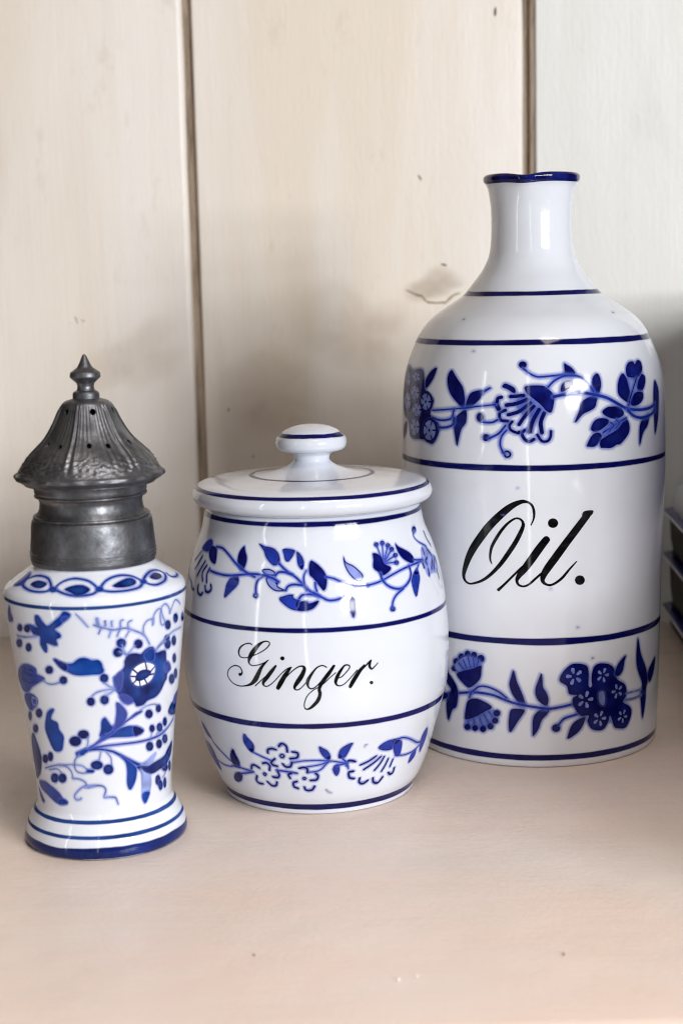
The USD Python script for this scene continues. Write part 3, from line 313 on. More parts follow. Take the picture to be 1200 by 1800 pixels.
'painted_stem': [["S","M",[[-43.56,96.79,0.61],[-39.26,96.65,0.61],[-34.29,94.56,0.61],[-30.01,92.04,0.61],[-25.9,90.07,0.61],[-21.28,88.41,0.61]]],["S","M",[[-43.52,88.45,0.65],[-39.07,88.03,0.65],[-33.48,87.95,0.65],[-27.17,88.76,0.65],[-21.42,89.42,0.65],[-16.82,89.02,0.65],[-14.13,88.26,0.65],[-11.94,87.2,0.65]]],["S","M",[[-12.36,93.38,0.65],[-9.18,90.81,0.65],[-5.78,88.77,0.65],[-3.33,86.53,0.65],[-0.57,84.08,0.65],[2.14,82.53,0.65]]],["S","M",[[-13.34,89.22,0.61],[-12.14,90.37,0.61],[-10.01,90.42,0.61],[-7.04,89.7,0.61]]],["S","M",[[-9.35,84.46,0.61],[-8.57,85.78,0.61],[-6.55,86.43,0.61],[-3.33,86.16,0.61]]],["S","M",[[-4.54,81.9,0.61],[-3.35,83.01,0.61],[-0.59,83.16,0.61],[2.14,82.72,0.61]]],["S","M",[[-2.09,90.99,0.53],[-2.92,88.95,0.53],[-2.73,86.71,0.53],[-1.95,84.48,0.53]]],["S","M",[[-18.34,88.65,0.57],[-19.99,87.25,0.57],[-20.45,85.16,0.57],[-20.29,83.29,0.57]]],["S","M",[[5,88.75,0.5],[7.62,88.07,0.5],[10.98,86.57,0.5],[15.63,85.11,0.5],[19.93,84.91,0.5]]],["S","M",[[0.21,83.7,0.61],[2.91,82.32,0.61],[5.21,81.12,0.61],[7.57,81,0.61],[9.99,81.61,0.61],[11.05,82.47,0.61]]],["S","M",[[1.09,87.01,0.53],[1.13,85.53,0.53],[1.6,84.22,0.53]]],["S","M",[[19.93,84.91,0.53],[24.59,85.56,0.53],[29.83,87.03,0.53],[35.75,88.37,0.53],[41.82,89.06,0.53],[49.27,89.48,0.53]]],["S","M",[[25.62,88.29,0.65],[26.09,85.96,0.65],[28.12,83.81,0.65],[31.41,82.43,0.65],[34.64,82.35,0.65],[37.98,83.97,0.65],[39.91,86.4,0.65],[39.74,88.97,0.65]]],["S","M",[[34.55,81.98,0.53],[31.02,80.38,0.53],[29.18,78.35,0.53],[28.63,76.15,0.53]]],["S","M",[[43.31,90.61,0.46],[46.16,90.1,0.46],[49.4,89.66,0.46]]],["S","M",[[45.75,88.64,0.38],[43.62,87,0.38]]],["S","M",[[50.94,100.12,0.42],[48.9,98.36,0.42],[50.68,96.01,0.42],[56.1,93.48,0.42]]]],
'painted_bud_66': [["O","N",[[-21.11,82.31,0.46],[-20.41,83.02,0.46],[-19.61,82.4,0.46],[-20.31,81.68,0.46]]]],
'painted_leaf_1': [["P","N",[[-28.16,98.41],[-29.77,96.72],[-30.1,94.35],[-29.47,92.08],[-27.99,90.29],[-26.71,90.32],[-25.84,92.36],[-25.86,94.67],[-27.32,96.9]]]],
'painted_leaf_2': [["L","M",[[-29.15,88.29],[-31.64,87.3],[-33.16,85.23],[-33.59,82.9],[-33.53,80.62],[-30.85,82.81],[-28.55,84.92],[-27.88,86.5],[-28.46,87.97]]]],
'painted_leaf_3': [["L","M",[[-21.36,99.57],[-19.22,98.9],[-15.25,98.28],[-12.94,96.61],[-12.12,94.52],[-12.36,93.38],[-14.06,92.58],[-15.97,93.65],[-17.88,95.49],[-18.95,97.38]]]],
'painted_leaf_4': [["L","M",[[-11.05,98.18],[-6.73,97.84],[-6.89,96.5],[-8.5,94.2],[-9.35,94],[-10.06,94.75],[-10.66,96.47]]]],
'painted_leaf_5': [["L","M",[[-5.6,97.27],[-3.8,95.73],[-2.92,93.44],[-3.54,91.38],[-5.02,92.89],[-5.52,95.36]]]],
'painted_leaf_6': [["L","L",[[-18.63,91.08],[-16.17,91.38],[-14.35,90.88],[-13.41,90.15],[-13.99,89.2],[-16.84,89.28],[-18.04,89.98]]],["L","L",[[-16.75,88.34],[-14.16,88.63],[-12.59,87.56],[-12.76,86.81],[-11.94,87.2],[-12.29,85.89],[-10.59,85],[-9.15,84.47],[-10.57,84.14],[-13.04,84.19],[-15.21,85.42],[-16.4,86.86]]]],
'painted_leaf_7': [["L","M",[[-11.52,81.63],[-9.72,82.6],[-6.92,83.19],[-6.71,82.27],[-5.72,81.53],[-4.54,81.35],[-4.56,78.38],[-6.5,78.19],[-8.87,79.28]]],["P","N",[[-4.15,80.79],[-2.19,80.96],[-1.04,80.2],[1.7,81.06],[1.87,80.32],[0.08,78.51],[-2.63,77.81],[-5.33,78.01],[-4.55,79.31]]]],
'painted_leaf_8': [["P","N",[[-0.38,94.16],[-1.04,92.29],[-0.87,89.67],[0.32,88.52],[1.88,86.62],[3.4,84.72],[3.98,84.32],[4.82,85.4],[5.19,88.37],[4.29,90.65],[2.51,92.58],[0.88,93.75]]]],
'painted_bud_67': [["P","N",[[29.92,75.89],[29.54,75.35],[28.76,75.22],[28.05,75.56],[27.82,76.18],[28.2,76.72],[28.97,76.86],[29.69,76.51]]]],
'painted_leaf_9': [["L","L",[[12.09,95.18],[12.78,93.22],[15.24,91.92],[17.58,89.84],[18.65,88.24],[18,86.79],[16.23,86.56],[13.93,88.62],[12.5,90.98],[11.91,93.28]]]],
'painted_leaf_10': [["P","N",[[13.86,81.89],[12.92,80.47],[12.56,78.26],[13.73,74.81],[14.51,77.36],[14.51,79.97]]]],
'painted_flower_2': [["P","N",[[27.57,97.91],[27.09,97.4],[26.32,97.25],[25.71,97.54],[25.6,98.1],[26.05,98.61],[26.82,98.77],[27.46,98.47]]],["S","M",[[26.58,98.01,0.34],[27.11,94.76,0.34],[27.61,91.33,0.34]]],["P","N",[[30.56,98.14],[30.05,97.64],[29.23,97.49],[28.6,97.79],[28.5,98.36],[28.98,98.87],[29.8,99.01],[30.46,98.71]]],["S","M",[[29.52,98.25,0.34],[28.53,94.88,0.34],[27.61,91.33,0.34]]],["P","N",[[33,96.99],[32.45,96.49],[31.61,96.35],[30.97,96.66],[30.89,97.23],[31.41,97.74],[32.26,97.87],[32.93,97.56]]],["S","M",[[31.94,97.11,0.34],[29.68,94.32,0.34],[27.61,91.33,0.34]]],["P","N",[[34.3,95.51],[33.74,95.02],[32.89,94.89],[32.25,95.2],[32.17,95.77],[32.71,96.27],[33.57,96.4],[34.24,96.09]]],["S","M",[[33.23,95.64,0.34],[30.34,93.57,0.34],[27.61,91.33,0.34]]],["P","N",[[35.25,93.32],[34.72,92.83],[33.88,92.71],[33.22,93.02],[33.11,93.59],[33.64,94.09],[34.49,94.21],[35.16,93.89]]],["S","M",[[34.17,93.46,0.34],[30.86,92.5,0.34],[27.61,91.33,0.34]]],["P","N",[[34.9,90.82],[34.4,90.34],[33.59,90.22],[32.93,90.53],[32.8,91.09],[33.28,91.58],[34.1,91.71],[34.78,91.39]]],["S","M",[[33.84,90.96,0.34],[30.75,91.27,0.34],[27.61,91.33,0.34]]],["P","N",[[24.12,95.18],[26.03,94.79],[27.43,93.47],[28.11,91.27],[30.59,89.82],[29.71,88.58],[26.4,87.44],[24.99,88.75],[23.2,90.46],[23.79,93.08]]]],
'painted_leaf_11': [["P","N",[[35.96,97.23],[35.99,94.42],[37.68,91.82],[40.85,89.99],[42.84,89.69],[43.7,91.35],[42.41,93.14],[39.76,94.72],[37.16,96.07]]]],
'painted_leaf_12': [["L","M",[[43.93,87.35],[40.7,85.5],[39.44,82.97],[40.6,78.32],[42.73,81.27],[44.57,84.48]]]],
'painted_bud_68': [["P","N",[[52.94,100.05],[51.72,99.41],[50.22,99.28],[49.3,99.74],[49.36,100.53],[50.35,101.2],[51.84,101.33],[52.99,100.84]]]],
'painted_blossom': [["P","L",[[51.43,93.6],[56.64,92.76],[59.49,90.01],[63.77,88.01],[60.76,83.62],[55.22,84.23],[50.63,83.84],[49.67,86.4],[49.15,89.3]]],["S","N",[[52.04,93.09,0.65],[52.09,91.25,0.65]]],["S","N",[[56.05,92.24,0.65],[58.62,89.33,0.65],[54.9,85.49,0.65]]],["S","N",[[51.89,86.02,0.65],[51.54,83.68,0.65]]],["S","N",[[60.7,84.44,0.65],[61.13,81.1,0.65]]],["S","N",[[60.75,98.28,0.65],[60.62,95.29,0.65],[62.14,92.9,0.65]]],["S","N",[[48.68,88.57,0.65],[49.04,86.91,0.65]]],["S","N",[[60.15,87.83,0.65],[57.21,85.08,0.65]]],["S","N",[[53.64,89.77,0.65],[51.34,88.94,0.65],[51.94,87.62,0.65]]]],
'painted_leaf_13': [["P","M",[[-54.51,32.87],[-51.94,31.75],[-49.37,28.37],[-50.46,27.65],[-53.9,29]]]],
'painted_leaf_14': [["P","M",[[-58.85,24.09],[-53.08,23.84],[-50.36,20.06],[-49.62,15.2],[-52.18,15],[-55.81,17.27],[-59.83,20.71]]]],
'painted_stem_1': [["S","M",[[-49.58,28.1,0.38],[-48.14,25.99,0.38],[-44.09,23.83,0.38],[-38.57,21.02,0.38]]],["S","M",[[-51.36,18.9,0.3],[-44.79,18.25,0.3],[-38.95,18.66,0.3]]],["S","M",[[-38.7,19.17,0.5],[-33.24,19.36,0.5],[-26.92,18.84,0.5]]],["S","M",[[-34.26,16.85,0.5],[-27.55,18.6,0.5]]],["S","M",[[-25.35,26.99,0.46],[-21.64,25.68,0.46],[-18,24.5,0.46]]],["S","M",[[-16.23,20.83,0.61],[-12.96,20.63,0.61],[-7.98,20.1,0.61]]],["S","M",[[-9.59,24.2,0.38],[-5.37,24.99,0.38],[-0.2,25.19,0.38],[4.52,24.87,0.38],[7.12,24.39,0.38],[11.12,23.46,0.38]]],["S","M",[[-3.77,22.75,0.38],[0.61,23.37,0.38],[4.52,24.56,0.38]]],["S","M",[[-3.46,20.49,0.38],[0.99,21.33,0.38],[4.08,24.35,0.38]]],["S","M",[[9.71,25.3,0.46],[11.11,23.82,0.46],[12.15,21.25,0.46]]],["S","M",[[7.59,22.79,0.46],[11.13,23.37,0.46]]],["S","M",[[31.66,29.49,0.5],[35.12,29.48,0.5],[39.45,27.91,0.5],[45.02,25.18,0.5],[47.89,24.65,0.5]]],["S","M",[[32.69,23.02,0.42],[38.02,22.04,0.42],[43.87,22.16,0.42],[47.6,23.4,0.42]]]],
'painted_leaf_15': [["P","N",[[-35.41,26.38],[-37.9,23.41],[-38.01,20.69],[-35.86,19.31],[-34.18,19.41],[-33.37,21.61],[-34.36,24.11]]]],
'painted_bud_69': [["P","N",[[-34.14,15.46],[-35.66,13.75],[-38.1,12.64],[-39.94,12.83],[-39.91,14.25],[-38.13,16.04],[-35.83,17.09],[-34.24,16.84]]]],
'painted_leaf_16': [["L","M",[[-27.34,33.92],[-28.4,31.05],[-27.55,28.47],[-25.88,26.91],[-24.59,28],[-24.27,30.32],[-26,32.32]]]],
'painted_flower_3': [["S","N",[[-13.87,30.52,0.72],[-12.63,31.73,0.72],[-11.05,30.69,0.72],[-10.88,28.43,0.72]]],["S","N",[[-8.94,28.52,0.72],[-7.05,28.12,0.72],[-7.43,26.3,0.72],[-10.09,25.75,0.72]]],["S","N",[[-13.27,23.55,0.72],[-12.26,22.49,0.72],[-10.43,22.58,0.72],[-9.59,24.2,0.72]]],["S","N",[[-16.23,25.34,0.72],[-17.88,23.84,0.72],[-17.34,22.77,0.72],[-15.73,22.46,0.72]]],["S","N",[[-18.67,27.37,0.72],[-18.41,28.76,0.72],[-16.71,29.38,0.72],[-15.19,29.05,0.72]]],["O","N",[[-13.89,26.66,0.46],[-12.97,27.49,0.46],[-12.27,26.76,0.46],[-13.18,25.94,0.46]]]],
'painted_flower_4': [["S","N",[[-21.69,22.97,0.72],[-20.13,23.38,0.72],[-18.85,22.39,0.72],[-19.29,20.53,0.72]]],["S","N",[[-15.82,20.41,0.72],[-15.36,18.84,0.72],[-16.26,17.83,0.72],[-18.23,17.88,0.72]]],["S","N",[[-16.88,15.89,0.72],[-17.69,14.38,0.72],[-19.55,14.18,0.72],[-21.29,15.65,0.72]]],["S","N",[[-25.68,17.4,0.72],[-26.58,15.38,0.72],[-25.48,14.36,0.72],[-23.68,14.38,0.72]]],["S","N",[[-27.67,20.1,0.72],[-27.05,21.33,0.72],[-25.58,21.78,0.72],[-23.68,20.91,0.72]]],["O","N",[[-22.36,18.56,0.46],[-21.58,19.22,0.46],[-21.08,18.72,0.46],[-21.85,18.07,0.46]]]],
'painted_flower_5': [["S","N",[[-6.91,22.04,0.72],[-5.1,22.52,0.72],[-3.82,21.85,0.72],[-3.91,20.49,0.72]]],["S","N",[[-0.6,20.01,0.72],[0.27,19.07,0.72],[-0.46,17.45,0.72],[-2.75,17.24,0.72]]],["S","N",[[-5.5,14.38,0.72],[-4.89,13.17,0.72],[-2.52,13.18,0.72],[-1.26,14.86,0.72]]],["S","N",[[-8.33,16.69,0.72],[-9.8,16.15,0.72],[-9.77,14.48,0.72],[-8.17,13.83,0.72]]],["S","N",[[-10.98,17.98,0.72],[-11.5,19.34,0.72],[-10.25,20.1,0.72]]],["O","N",[[-5.75,18.02,0.46],[-5.16,18.59,0.46],[-4.66,18.04,0.46],[-5.25,17.47,0.46]]]],
'painted_leaf_17': [["L","M",[[1,30.59],[1.57,28.08],[3.23,25.97],[4.73,25.44],[4.94,27.01],[3.88,28.88],[2.43,29.86]]]],
'painted_leaf_18': [["L","M",[[13.18,31.26],[10.35,30.21],[8.51,28.57],[8.17,25.88],[9.7,25.52],[10.98,26.3],[12.53,29.53]]]],
'painted_leaf_19': [["L","M",[[8.25,22.96],[6.71,22.85],[6.07,21.09],[7.47,18.7],[8.55,20.45]]]],
'painted_flower_6': [["S","N",[[11.4,22.45,0.8],[11.77,23.98,0.8],[12.87,24.31,0.8],[14.73,23.65,0.8]]],["S","N",[[14.33,19.87,0.8],[12.48,19.62,0.8],[12.88,17.49,0.8],[14.85,16.79,0.8]]],["S","N",[[17.31,16.7,0.8],[17.27,15.06,0.8],[18.94,14.1,0.8],[21.09,15.19,0.8]]],["S","N",[[23.37,15.75,0.8],[24.01,13.98,0.8],[26.41,13.29,0.8],[28.19,15.31,0.8]]],["S","N",[[30.78,16.64,0.8],[31.97,15.69,0.8],[33.42,16.07,0.8],[33.6,17.87,0.8]]],["S","N",[[16.96,22.02,0.61],[20.45,23.08,0.61],[23.45,24.6,0.61]]],["S","N",[[18.62,19.98,0.61],[23.04,22.21,0.61],[25.58,24,0.61]]],["S","N",[[23.56,18.96,0.61],[25.78,21.28,0.61],[27.21,23.69,0.61]]],["S","N",[[27.01,17.87,0.61],[28.23,19.92,0.61],[29.38,22.38,0.61]]],["S","N",[[30.99,19.12,0.61],[31.84,21.65,0.61]]],["L","M",[[23.93,27.87],[26.87,29.58],[31.02,29.85],[31.66,29.49],[30.78,27.44],[30.29,25.97],[26.48,26.28]]],["L","M",[[31.49,29.08],[33.84,28.78],[35.28,26.89],[35.15,22.92],[32.63,23.26],[30.89,26.96]]]],
'painted_leaf_20': [["P","M",[[50.96,29.35],[48.39,27.16],[48.15,24.14],[49.89,20.14],[52.1,22.64],[53.06,26.34]]]],
'painted_leaf_21': [["P","M",[[45.3,22.68],[42.72,21.12],[42.18,17.88],[45.05,18.73],[46.25,20.66]]]],
'glaze_speck_70': [["S","G",[[18.08,29.18,0.34],[18.25,29.7,0.34],[18.91,29.92,0.34]]]],
'glaze_speck_71': [["S","G",[[3.39,13.26,0.5],[4.35,12.13,0.5],[5.56,11.66,0.5]]]],
},
'shaker': {
'painted_oval_1': [["O","B",[[-27.27,92.9,0.71],[-27.72,95.68,0.71],[-23.35,97.56,0.71],[-16.72,97.13,0.71],[-12.55,94.07,0.71],[-12.62,91.83,0.71],[-16.91,91.04,0.71],[-22.14,91.44,0.71]]],["P","N",[[-22.9,93.86],[-20.99,95.5],[-16.35,95.26],[-15.06,94.24],[-16.33,92.78],[-19.77,92.74]]]],
'painted_oval_2': [["O","B",[[-10.15,93.1,0.71],[-8.99,95.77,0.71],[-5.53,97.36,0.71],[-1.83,97.44,0.71],[2.56,96.13,0.71],[5.4,92.98,0.71],[4.14,90.88,0.71],[0.79,90.17,0.71],[-2.88,90.24,0.71],[-7.1,91.42,0.71]]],["P","N",[[-6.35,92.89],[-3.54,94.41],[0.04,94.55],[2.67,92.78],[1.3,91.03],[-1.46,90.23],[-3.74,91.48]]],["P","B",[[-9.41,92.59],[-9.45,91.75],[-10.3,91.36],[-11.49,91.62],[-12.39,92.4],[-12.44,93.25],[-11.55,93.67],[-10.26,93.39]]]],
'painted_oval_3': [["O","B",[[6.59,92.7,0.71],[8.63,95.73,0.71],[12.66,97.43,0.71],[17.43,97.62,0.71],[21.4,96.2,0.71],[23.05,93.64,0.71],[20.87,91.65,0.71],[17.14,90.98,0.71],[12.79,90.91,0.71],[8.78,91.4,0.71]]],["P","N",[[11.04,93.39],[14.28,95.1],[18.48,96.08],[20.6,95.12],[20.29,93.56],[17.93,92.59],[13.92,92.44]]],["P","B",[[7.36,92.45],[6.91,91.71],[6.03,91.46],[5.2,91.85],[4.87,92.65],[5.29,93.41],[6.22,93.67],[7.09,93.27]]]],
'painted_oval_4': [["O","B",[[24.09,93.42,0.71],[26.49,95.44,0.71],[31.74,96.92,0.71],[36.62,96.46,0.71],[38.3,94.36,0.71],[35.37,92.36,0.71],[31.31,91.26,0.71],[26.62,91.19,0.71]]],["P","N",[[28.24,94.63],[32.49,95.85],[35.15,94.74],[33.75,93.26],[30.11,93.09]]],["P","B",[[24.95,93.23],[24.05,92.68],[23.01,92.59],[22.39,93.03],[22.54,93.74],[23.42,94.31],[24.54,94.39],[25.18,93.94]]]],
'painted_oval_5': [["P","M",[[-32.97,91.27],[-33.22,95.47],[-33.64,97.97],[-29.28,97.06],[-28.08,94.39],[-27.22,92.51]]]],
'painted_oval_6': [["S","B",[[39.91,93.9,0.57],[39.52,92.08,0.57],[42.87,91.05,0.57],[48.53,91.24,0.57]]]],
'painted_star_flower': [["P","B",[[-15.13,83.39],[-15.93,82.63],[-15.95,80.53],[-15.5,79.17],[-19.05,80.04],[-18.93,78.79],[-17.4,76.73],[-14.91,76.43],[-15.14,73.88],[-14.21,72.01],[-13.13,71.12],[-12.57,72.71],[-12.5,74.4],[-9.71,73.75],[-8.59,74.08],[-8.86,75.75],[-7.27,76.65],[-7.45,77.76],[-9.07,79.09],[-6.84,80.58],[-5.26,82.29],[-3.82,83.13],[-3.47,84.23],[-5.32,85.02],[-6.84,83.35],[-8.72,81.9],[-11.38,80.07],[-13.1,81.35],[-14.18,82.93]]],["P","M",[[-5.9,82.97],[-4.34,83.4],[-4.85,82.29],[-6.14,81.85]]]],
'painted_berries_1': [["P","N",[[-22.85,78.26],[-23.5,77.33],[-24.66,76.81],[-25.69,76.98],[-25.9,77.78],[-25.12,78.74],[-23.92,79.28],[-23.01,79.07]]],["P","N",[[-18.8,78.52],[-19.41,77.57],[-20.55,77.06],[-21.58,77.28],[-21.84,78.12],[-21.14,79.1],[-19.96,79.62],[-19.02,79.37]]],["P","N",[[-24.43,72.95],[-25.27,71.88],[-26.85,71.23],[-28.33,71.35],[-28.66,72.22],[-27.57,73.34],[-25.91,74.01],[-24.68,73.83]]],["P","N",[[-19.5,72.26],[-20.11,71.21],[-21.22,70.65],[-22.19,70.91],[-22.39,71.85],[-21.69,72.93],[-20.57,73.48],[-19.68,73.2]]],["P","N",[[-11.34,65.63],[-11.88,64.7],[-12.96,64.25],[-13.96,64.52],[-14.26,65.38],[-13.68,66.31],[-12.58,66.78],[-11.63,66.49]]],["P","N",[[-6.46,62.49],[-6.94,61.59],[-7.91,61.18],[-8.82,61.5],[-9.1,62.37],[-8.6,63.28],[-7.62,63.7],[-6.74,63.37]]],["S","L",[[-27.28,75.01,0.57],[-21.85,75.31,0.57],[-16.36,76.28,0.57]]]],
'painted_leaf_1': [["P","M",[[-29.71,84.45],[-29.13,82.03],[-28.19,80.22],[-30.73,78.91],[-33.56,79.22]]]],
'painted_leaf_2': [["P","B",[[-10.59,69.21],[-9.06,68.73],[-6.69,67.99],[-4.02,68.06],[-2.48,69.19],[-0.73,69.87],[0.93,69.69],[2.55,68.93],[4.5,68.97],[5.56,67.77],[5.79,66.63],[6.15,65.2],[4.84,64.3],[2.28,64.29],[-1.45,64.11],[-4.06,64.39],[-6.35,65.47],[-8.67,66.78]]],["P","N",[[-10.59,69.21],[-8.75,68.75],[-6.14,67.45],[-6.64,65.6],[-8.67,66.78]]]],
'painted_flower_1': [["P","M",[[-27.02,65.12],[-22.74,66.13],[-18.85,65.28],[-18.79,63.58],[-15.41,62.56],[-17.22,61.21],[-22.26,58.79],[-25.81,56.45],[-30.36,56.15],[-32.31,57.76],[-33.55,60.09],[-31.31,62.58]]],["S","B",[[-22.71,64.43,0.93],[-20.79,64.44,0.93],[-20.53,63.62,0.93]]],["S","B",[[-26.22,63.84,0.93],[-23.67,62.85,0.93],[-19.43,62.64,0.93]]],["S","B",[[-28.96,60.46,0.93],[-24.61,59.83,0.93],[-20.85,60.44,0.93]]],["S","B",[[-24.76,64.67,0.93],[-27.49,62.18,0.93],[-26.9,60.28,0.93]]],["P","M",[[-28.54,55.16],[-23.42,56.1],[-20.36,54.57],[-22.06,52.26],[-26.48,50.01],[-28.89,51],[-30.13,53.09]]],["S","B",[[-26.28,54.73,0.93],[-25.17,52.89,0.93],[-25.47,50.79,0.93]]],["O","L",[[-23.25,54.98,0.43],[-20.86,54.49,0.43],[-22.23,52.52,0.43],[-24.03,52.8,0.43]]]],
'painted_fern': [["S","V",[[3.71,80.46,0.53],[6.31,79.45,0.53],[9.78,78.45,0.53],[13.67,78.57,0.53],[17.49,76.92,0.53],[20.35,75.2,0.53],[22.45,72.03,0.53]]],["S","V",[[4.72,82.35,1.07],[4.81,81.51,1.07],[5.03,80.38,1.07]]],["S","V",[[7.18,81.56,0.71],[7.21,80.78,0.71],[7.27,80.08,0.71]]],["S","V",[[9.3,81.29,0.57],[9.15,80.61,0.57],[9.32,79.75,0.57]]],["S","V",[[12.84,81.41,0.53],[12.01,80.87,0.53],[11.99,78.91,0.53]]],["S","V",[[15.67,80.82,0.43],[14.52,80.28,0.43],[14.53,78.6,0.43]]],["S","V",[[5.77,79.21,0.43],[5.04,77.59,0.43]]],["S","V",[[8.96,78.39,0.36],[8.22,76.23,0.36]]],["S","V",[[11.7,78.11,0.36],[10.83,76.25,0.36]]],["S","V",[[14.81,77.44,0.36],[13.65,75.64,0.36]]],["S","V",[[-1.6,84.22,0.36],[0.13,82.27,0.36],[1.84,79.99,0.36]]]],
'painted_scroll': [["S","V",[[20.02,75.54,0.39],[19.97,78.06,0.39],[21.21,79.82,0.39],[23.57,79.97,0.39],[23.66,78.12,0.39]]],["S","V",[[23.65,78.26,0.39],[23.86,81.04,0.39],[25.21,82.74,0.39],[26.71,82.74,0.39],[26.63,80.79,0.39],[27.01,78.47,0.39],[27.9,77.17,0.39],[29.11,78.05,0.39],[27.64,80.6,0.39],[27.09,82.95,0.39],[28.67,84.03,0.39],[30.44,82.84,0.39],[31.63,80.35,0.39]]],["S","V",[[31.38,80.4,0.39],[32.87,82.62,0.39],[34.69,84.2,0.39],[38.59,81.97,0.39]]]],
'painted_berries_2': [["P","N",[[13.72,73.68],[13.26,72.73],[12.17,72.44],[11.11,72.98],[10.69,74.04],[11.15,74.99],[12.21,75.29],[13.28,74.74]]],["P","N",[[19.66,72.52],[19.23,71.58],[18.15,71.33],[17.1,71.91],[16.67,72.99],[17.09,73.94],[18.13,74.2],[19.2,73.61]]],["P","N",[[12.46,70.76],[12.01,69.75],[10.97,69.44],[9.95,69.98],[9.56,71.08],[10.01,72.09],[11.03,72.42],[12.05,71.86]]],["S","V",[[11.57,71.14,0.36],[12.72,70.45,0.36],[14.18,69.84,0.36],[15.08,70.7,0.36],[16.9,72.39,0.36]]],["S","V",[[13.88,70.02,0.36],[13.02,71.53,0.36],[12.47,73.28,0.36]]]],
'painted_berries_3': [["P","N",[[32.38,76.38],[32.01,75.42],[30.93,75.22],[29.85,75.88],[29.35,77.02],[29.68,77.99],[30.68,78.21],[31.81,77.55]]],["P","N",[[37.29,77.58],[36.91,76.64],[35.72,76.48],[34.53,77.16],[33.96,78.3],[34.25,79.26],[35.28,79.46],[36.56,78.76]]],["P","N",[[45.04,76.29],[44.64,75.39],[43.02,75.35],[41.54,76.08],[40.8,77.23],[40.99,78.17],[42.04,78.34],[43.69,77.57]]],["P","N",[[32.99,69.89],[32.56,68.87],[31.34,68.67],[30.12,69.4],[29.57,70.63],[29.95,71.66],[31.06,71.88],[32.33,71.15]]],["P","N",[[36.92,70.14],[36.57,69.1],[35.44,68.9],[34.28,69.62],[33.72,70.86],[34.02,71.91],[35.02,72.15],[36.23,71.42]]],["P","N",[[32.08,72.21],[31.71,71.74],[30.74,71.71],[29.78,72.15],[29.36,72.79],[29.7,73.28],[30.61,73.31],[31.61,72.87]]],["P","N",[[38.01,64.04],[37.73,63.08],[36.71,62.89],[35.62,63.57],[35.08,64.72],[35.31,65.7],[36.21,65.92],[37.34,65.23]]],["P","N",[[37.96,57.02],[37.45,56.01],[35.81,55.93],[34.19,56.78],[33.44,58.09],[33.84,59.13],[35.22,59.27],[36.94,58.4]]],["P","N",[[40.69,58.24],[40.43,57.17],[39.17,57],[37.83,57.79],[37.13,59.09],[37.34,60.17],[38.36,60.4],[39.74,59.6]]],["P","N",[[47.44,57.64],[45.81,57.12],[46.77,56.52],[46.63,56.93],[45.84,58.02],[47.58,58.51],[46.27,59.19],[46.34,58.8]]],["S","V",[[25.86,70.26,0.39],[28.24,71.75,0.39],[30.88,72.89,0.39],[35.11,73.95,0.39],[41.61,73.63,0.39]]],["S","V",[[25.14,68.99,0.39],[27.05,70.59,0.39],[30.05,71.37,0.39]]]],
'painted_flower_2': [["P","N",[[13.27,67.85],[14.48,69.66],[16.91,69.87],[19.14,69.23],[20.78,70.36],[22.84,70.98],[24.32,70.28],[25.55,68.49],[28.44,68.6],[30.33,67.92],[30.86,64.68],[32.81,63.67],[34.27,61.34],[32.08,60.41],[31.77,58.47],[30.79,57.83],[28.63,55.15],[26.08,53.68],[22.48,53.25],[20.67,52.14],[17.82,52.06],[16.75,53.69],[14.46,53.16],[12.23,54.62],[11.03,57.07],[9.87,59.19],[9.36,62.37],[9.96,63.16],[12.35,64.86],[13.26,66.44]]],["P","M",[[9.59,62.49],[9.96,63.1],[12.2,64.6],[12.14,60.36],[11.35,58.46],[10.45,58.56]]],["P","M",[[12.23,54.77],[11.32,56.46],[13.49,56.47],[16.08,54.08],[14.45,53.31]]],["P","B",[[20.48,68.73],[22.86,70.27],[24.36,69.42],[24.48,66.57],[22.27,66.43]]],["P","M",[[30.64,64.44],[32.56,63.44],[33.65,61.48],[31.5,60.82],[30.04,62.86]]],["P","W",[[16.31,64.6],[18.87,65.89],[21.58,65.99],[24.58,64.57],[25.07,62.48],[23.27,59.7],[19,58.77],[16.33,60.06],[15.37,62.48]]],["P","N",[[17.6,62.99],[19.24,63.85],[21.65,63.71],[23.52,62.5],[22.1,61.07],[18.97,60.35],[17.13,61.07]]],["S","N",[[20.88,66.11,0.5],[21.66,63.42,0.5]]],["S","N",[[16.15,64.63,0.5],[17.92,63.08,0.5]]],["S","N",[[24.8,63.96,0.5],[22.96,62.61,0.5]]],["S","N",[[17.3,60.76,0.5],[16.01,59.82,0.5]]],["S","N",[[20.68,60.76,0.5],[21.81,58.98,0.5]]],["S","N",[[15.53,62.45,0.5],[17.45,62.1,0.5]]],["S","N",[[24.72,61.7,0.5],[22.81,61.79,0.5]]],["S","N",[[18.62,60.83,0.5],[19,58.77,0.5]]]],
'painted_berries_4': [["P","N",[[7.53,62.78],[7.1,61.84],[6.14,61.51],[5.22,61.98],[4.88,62.98],[5.31,63.92],[6.26,64.26],[7.17,63.78]]],["P","N",[[2.58,55.27],[2.14,54.29],[1.18,53.91],[0.27,54.35],[-0.04,55.35],[0.42,56.33],[1.37,56.71],[2.26,56.27]]],["P","N",[[7.42,55.52],[6.98,54.52],[5.98,54.17],[5.02,54.67],[4.67,55.73],[5.12,56.73],[6.1,57.09],[7.05,56.59]]],["S","V",[[6.13,61.33,0.43],[7.83,60.06,0.43],[9.86,59,0.43]]],["S","V",[[1.85,57.3,0.43],[3.97,58.49,0.43],[7.2,58.97,0.43],[9.56,58.75,0.43],[8.05,57.76,0.43],[6.54,57.03,0.43]]]],
'painted_leaf_3': [["P","M",[[10.22,54.38],[12.22,52.98],[14,50.41],[13.54,48.13],[11.89,46.3],[8.94,45.17],[9.47,46.87],[10.17,50.89]]]],
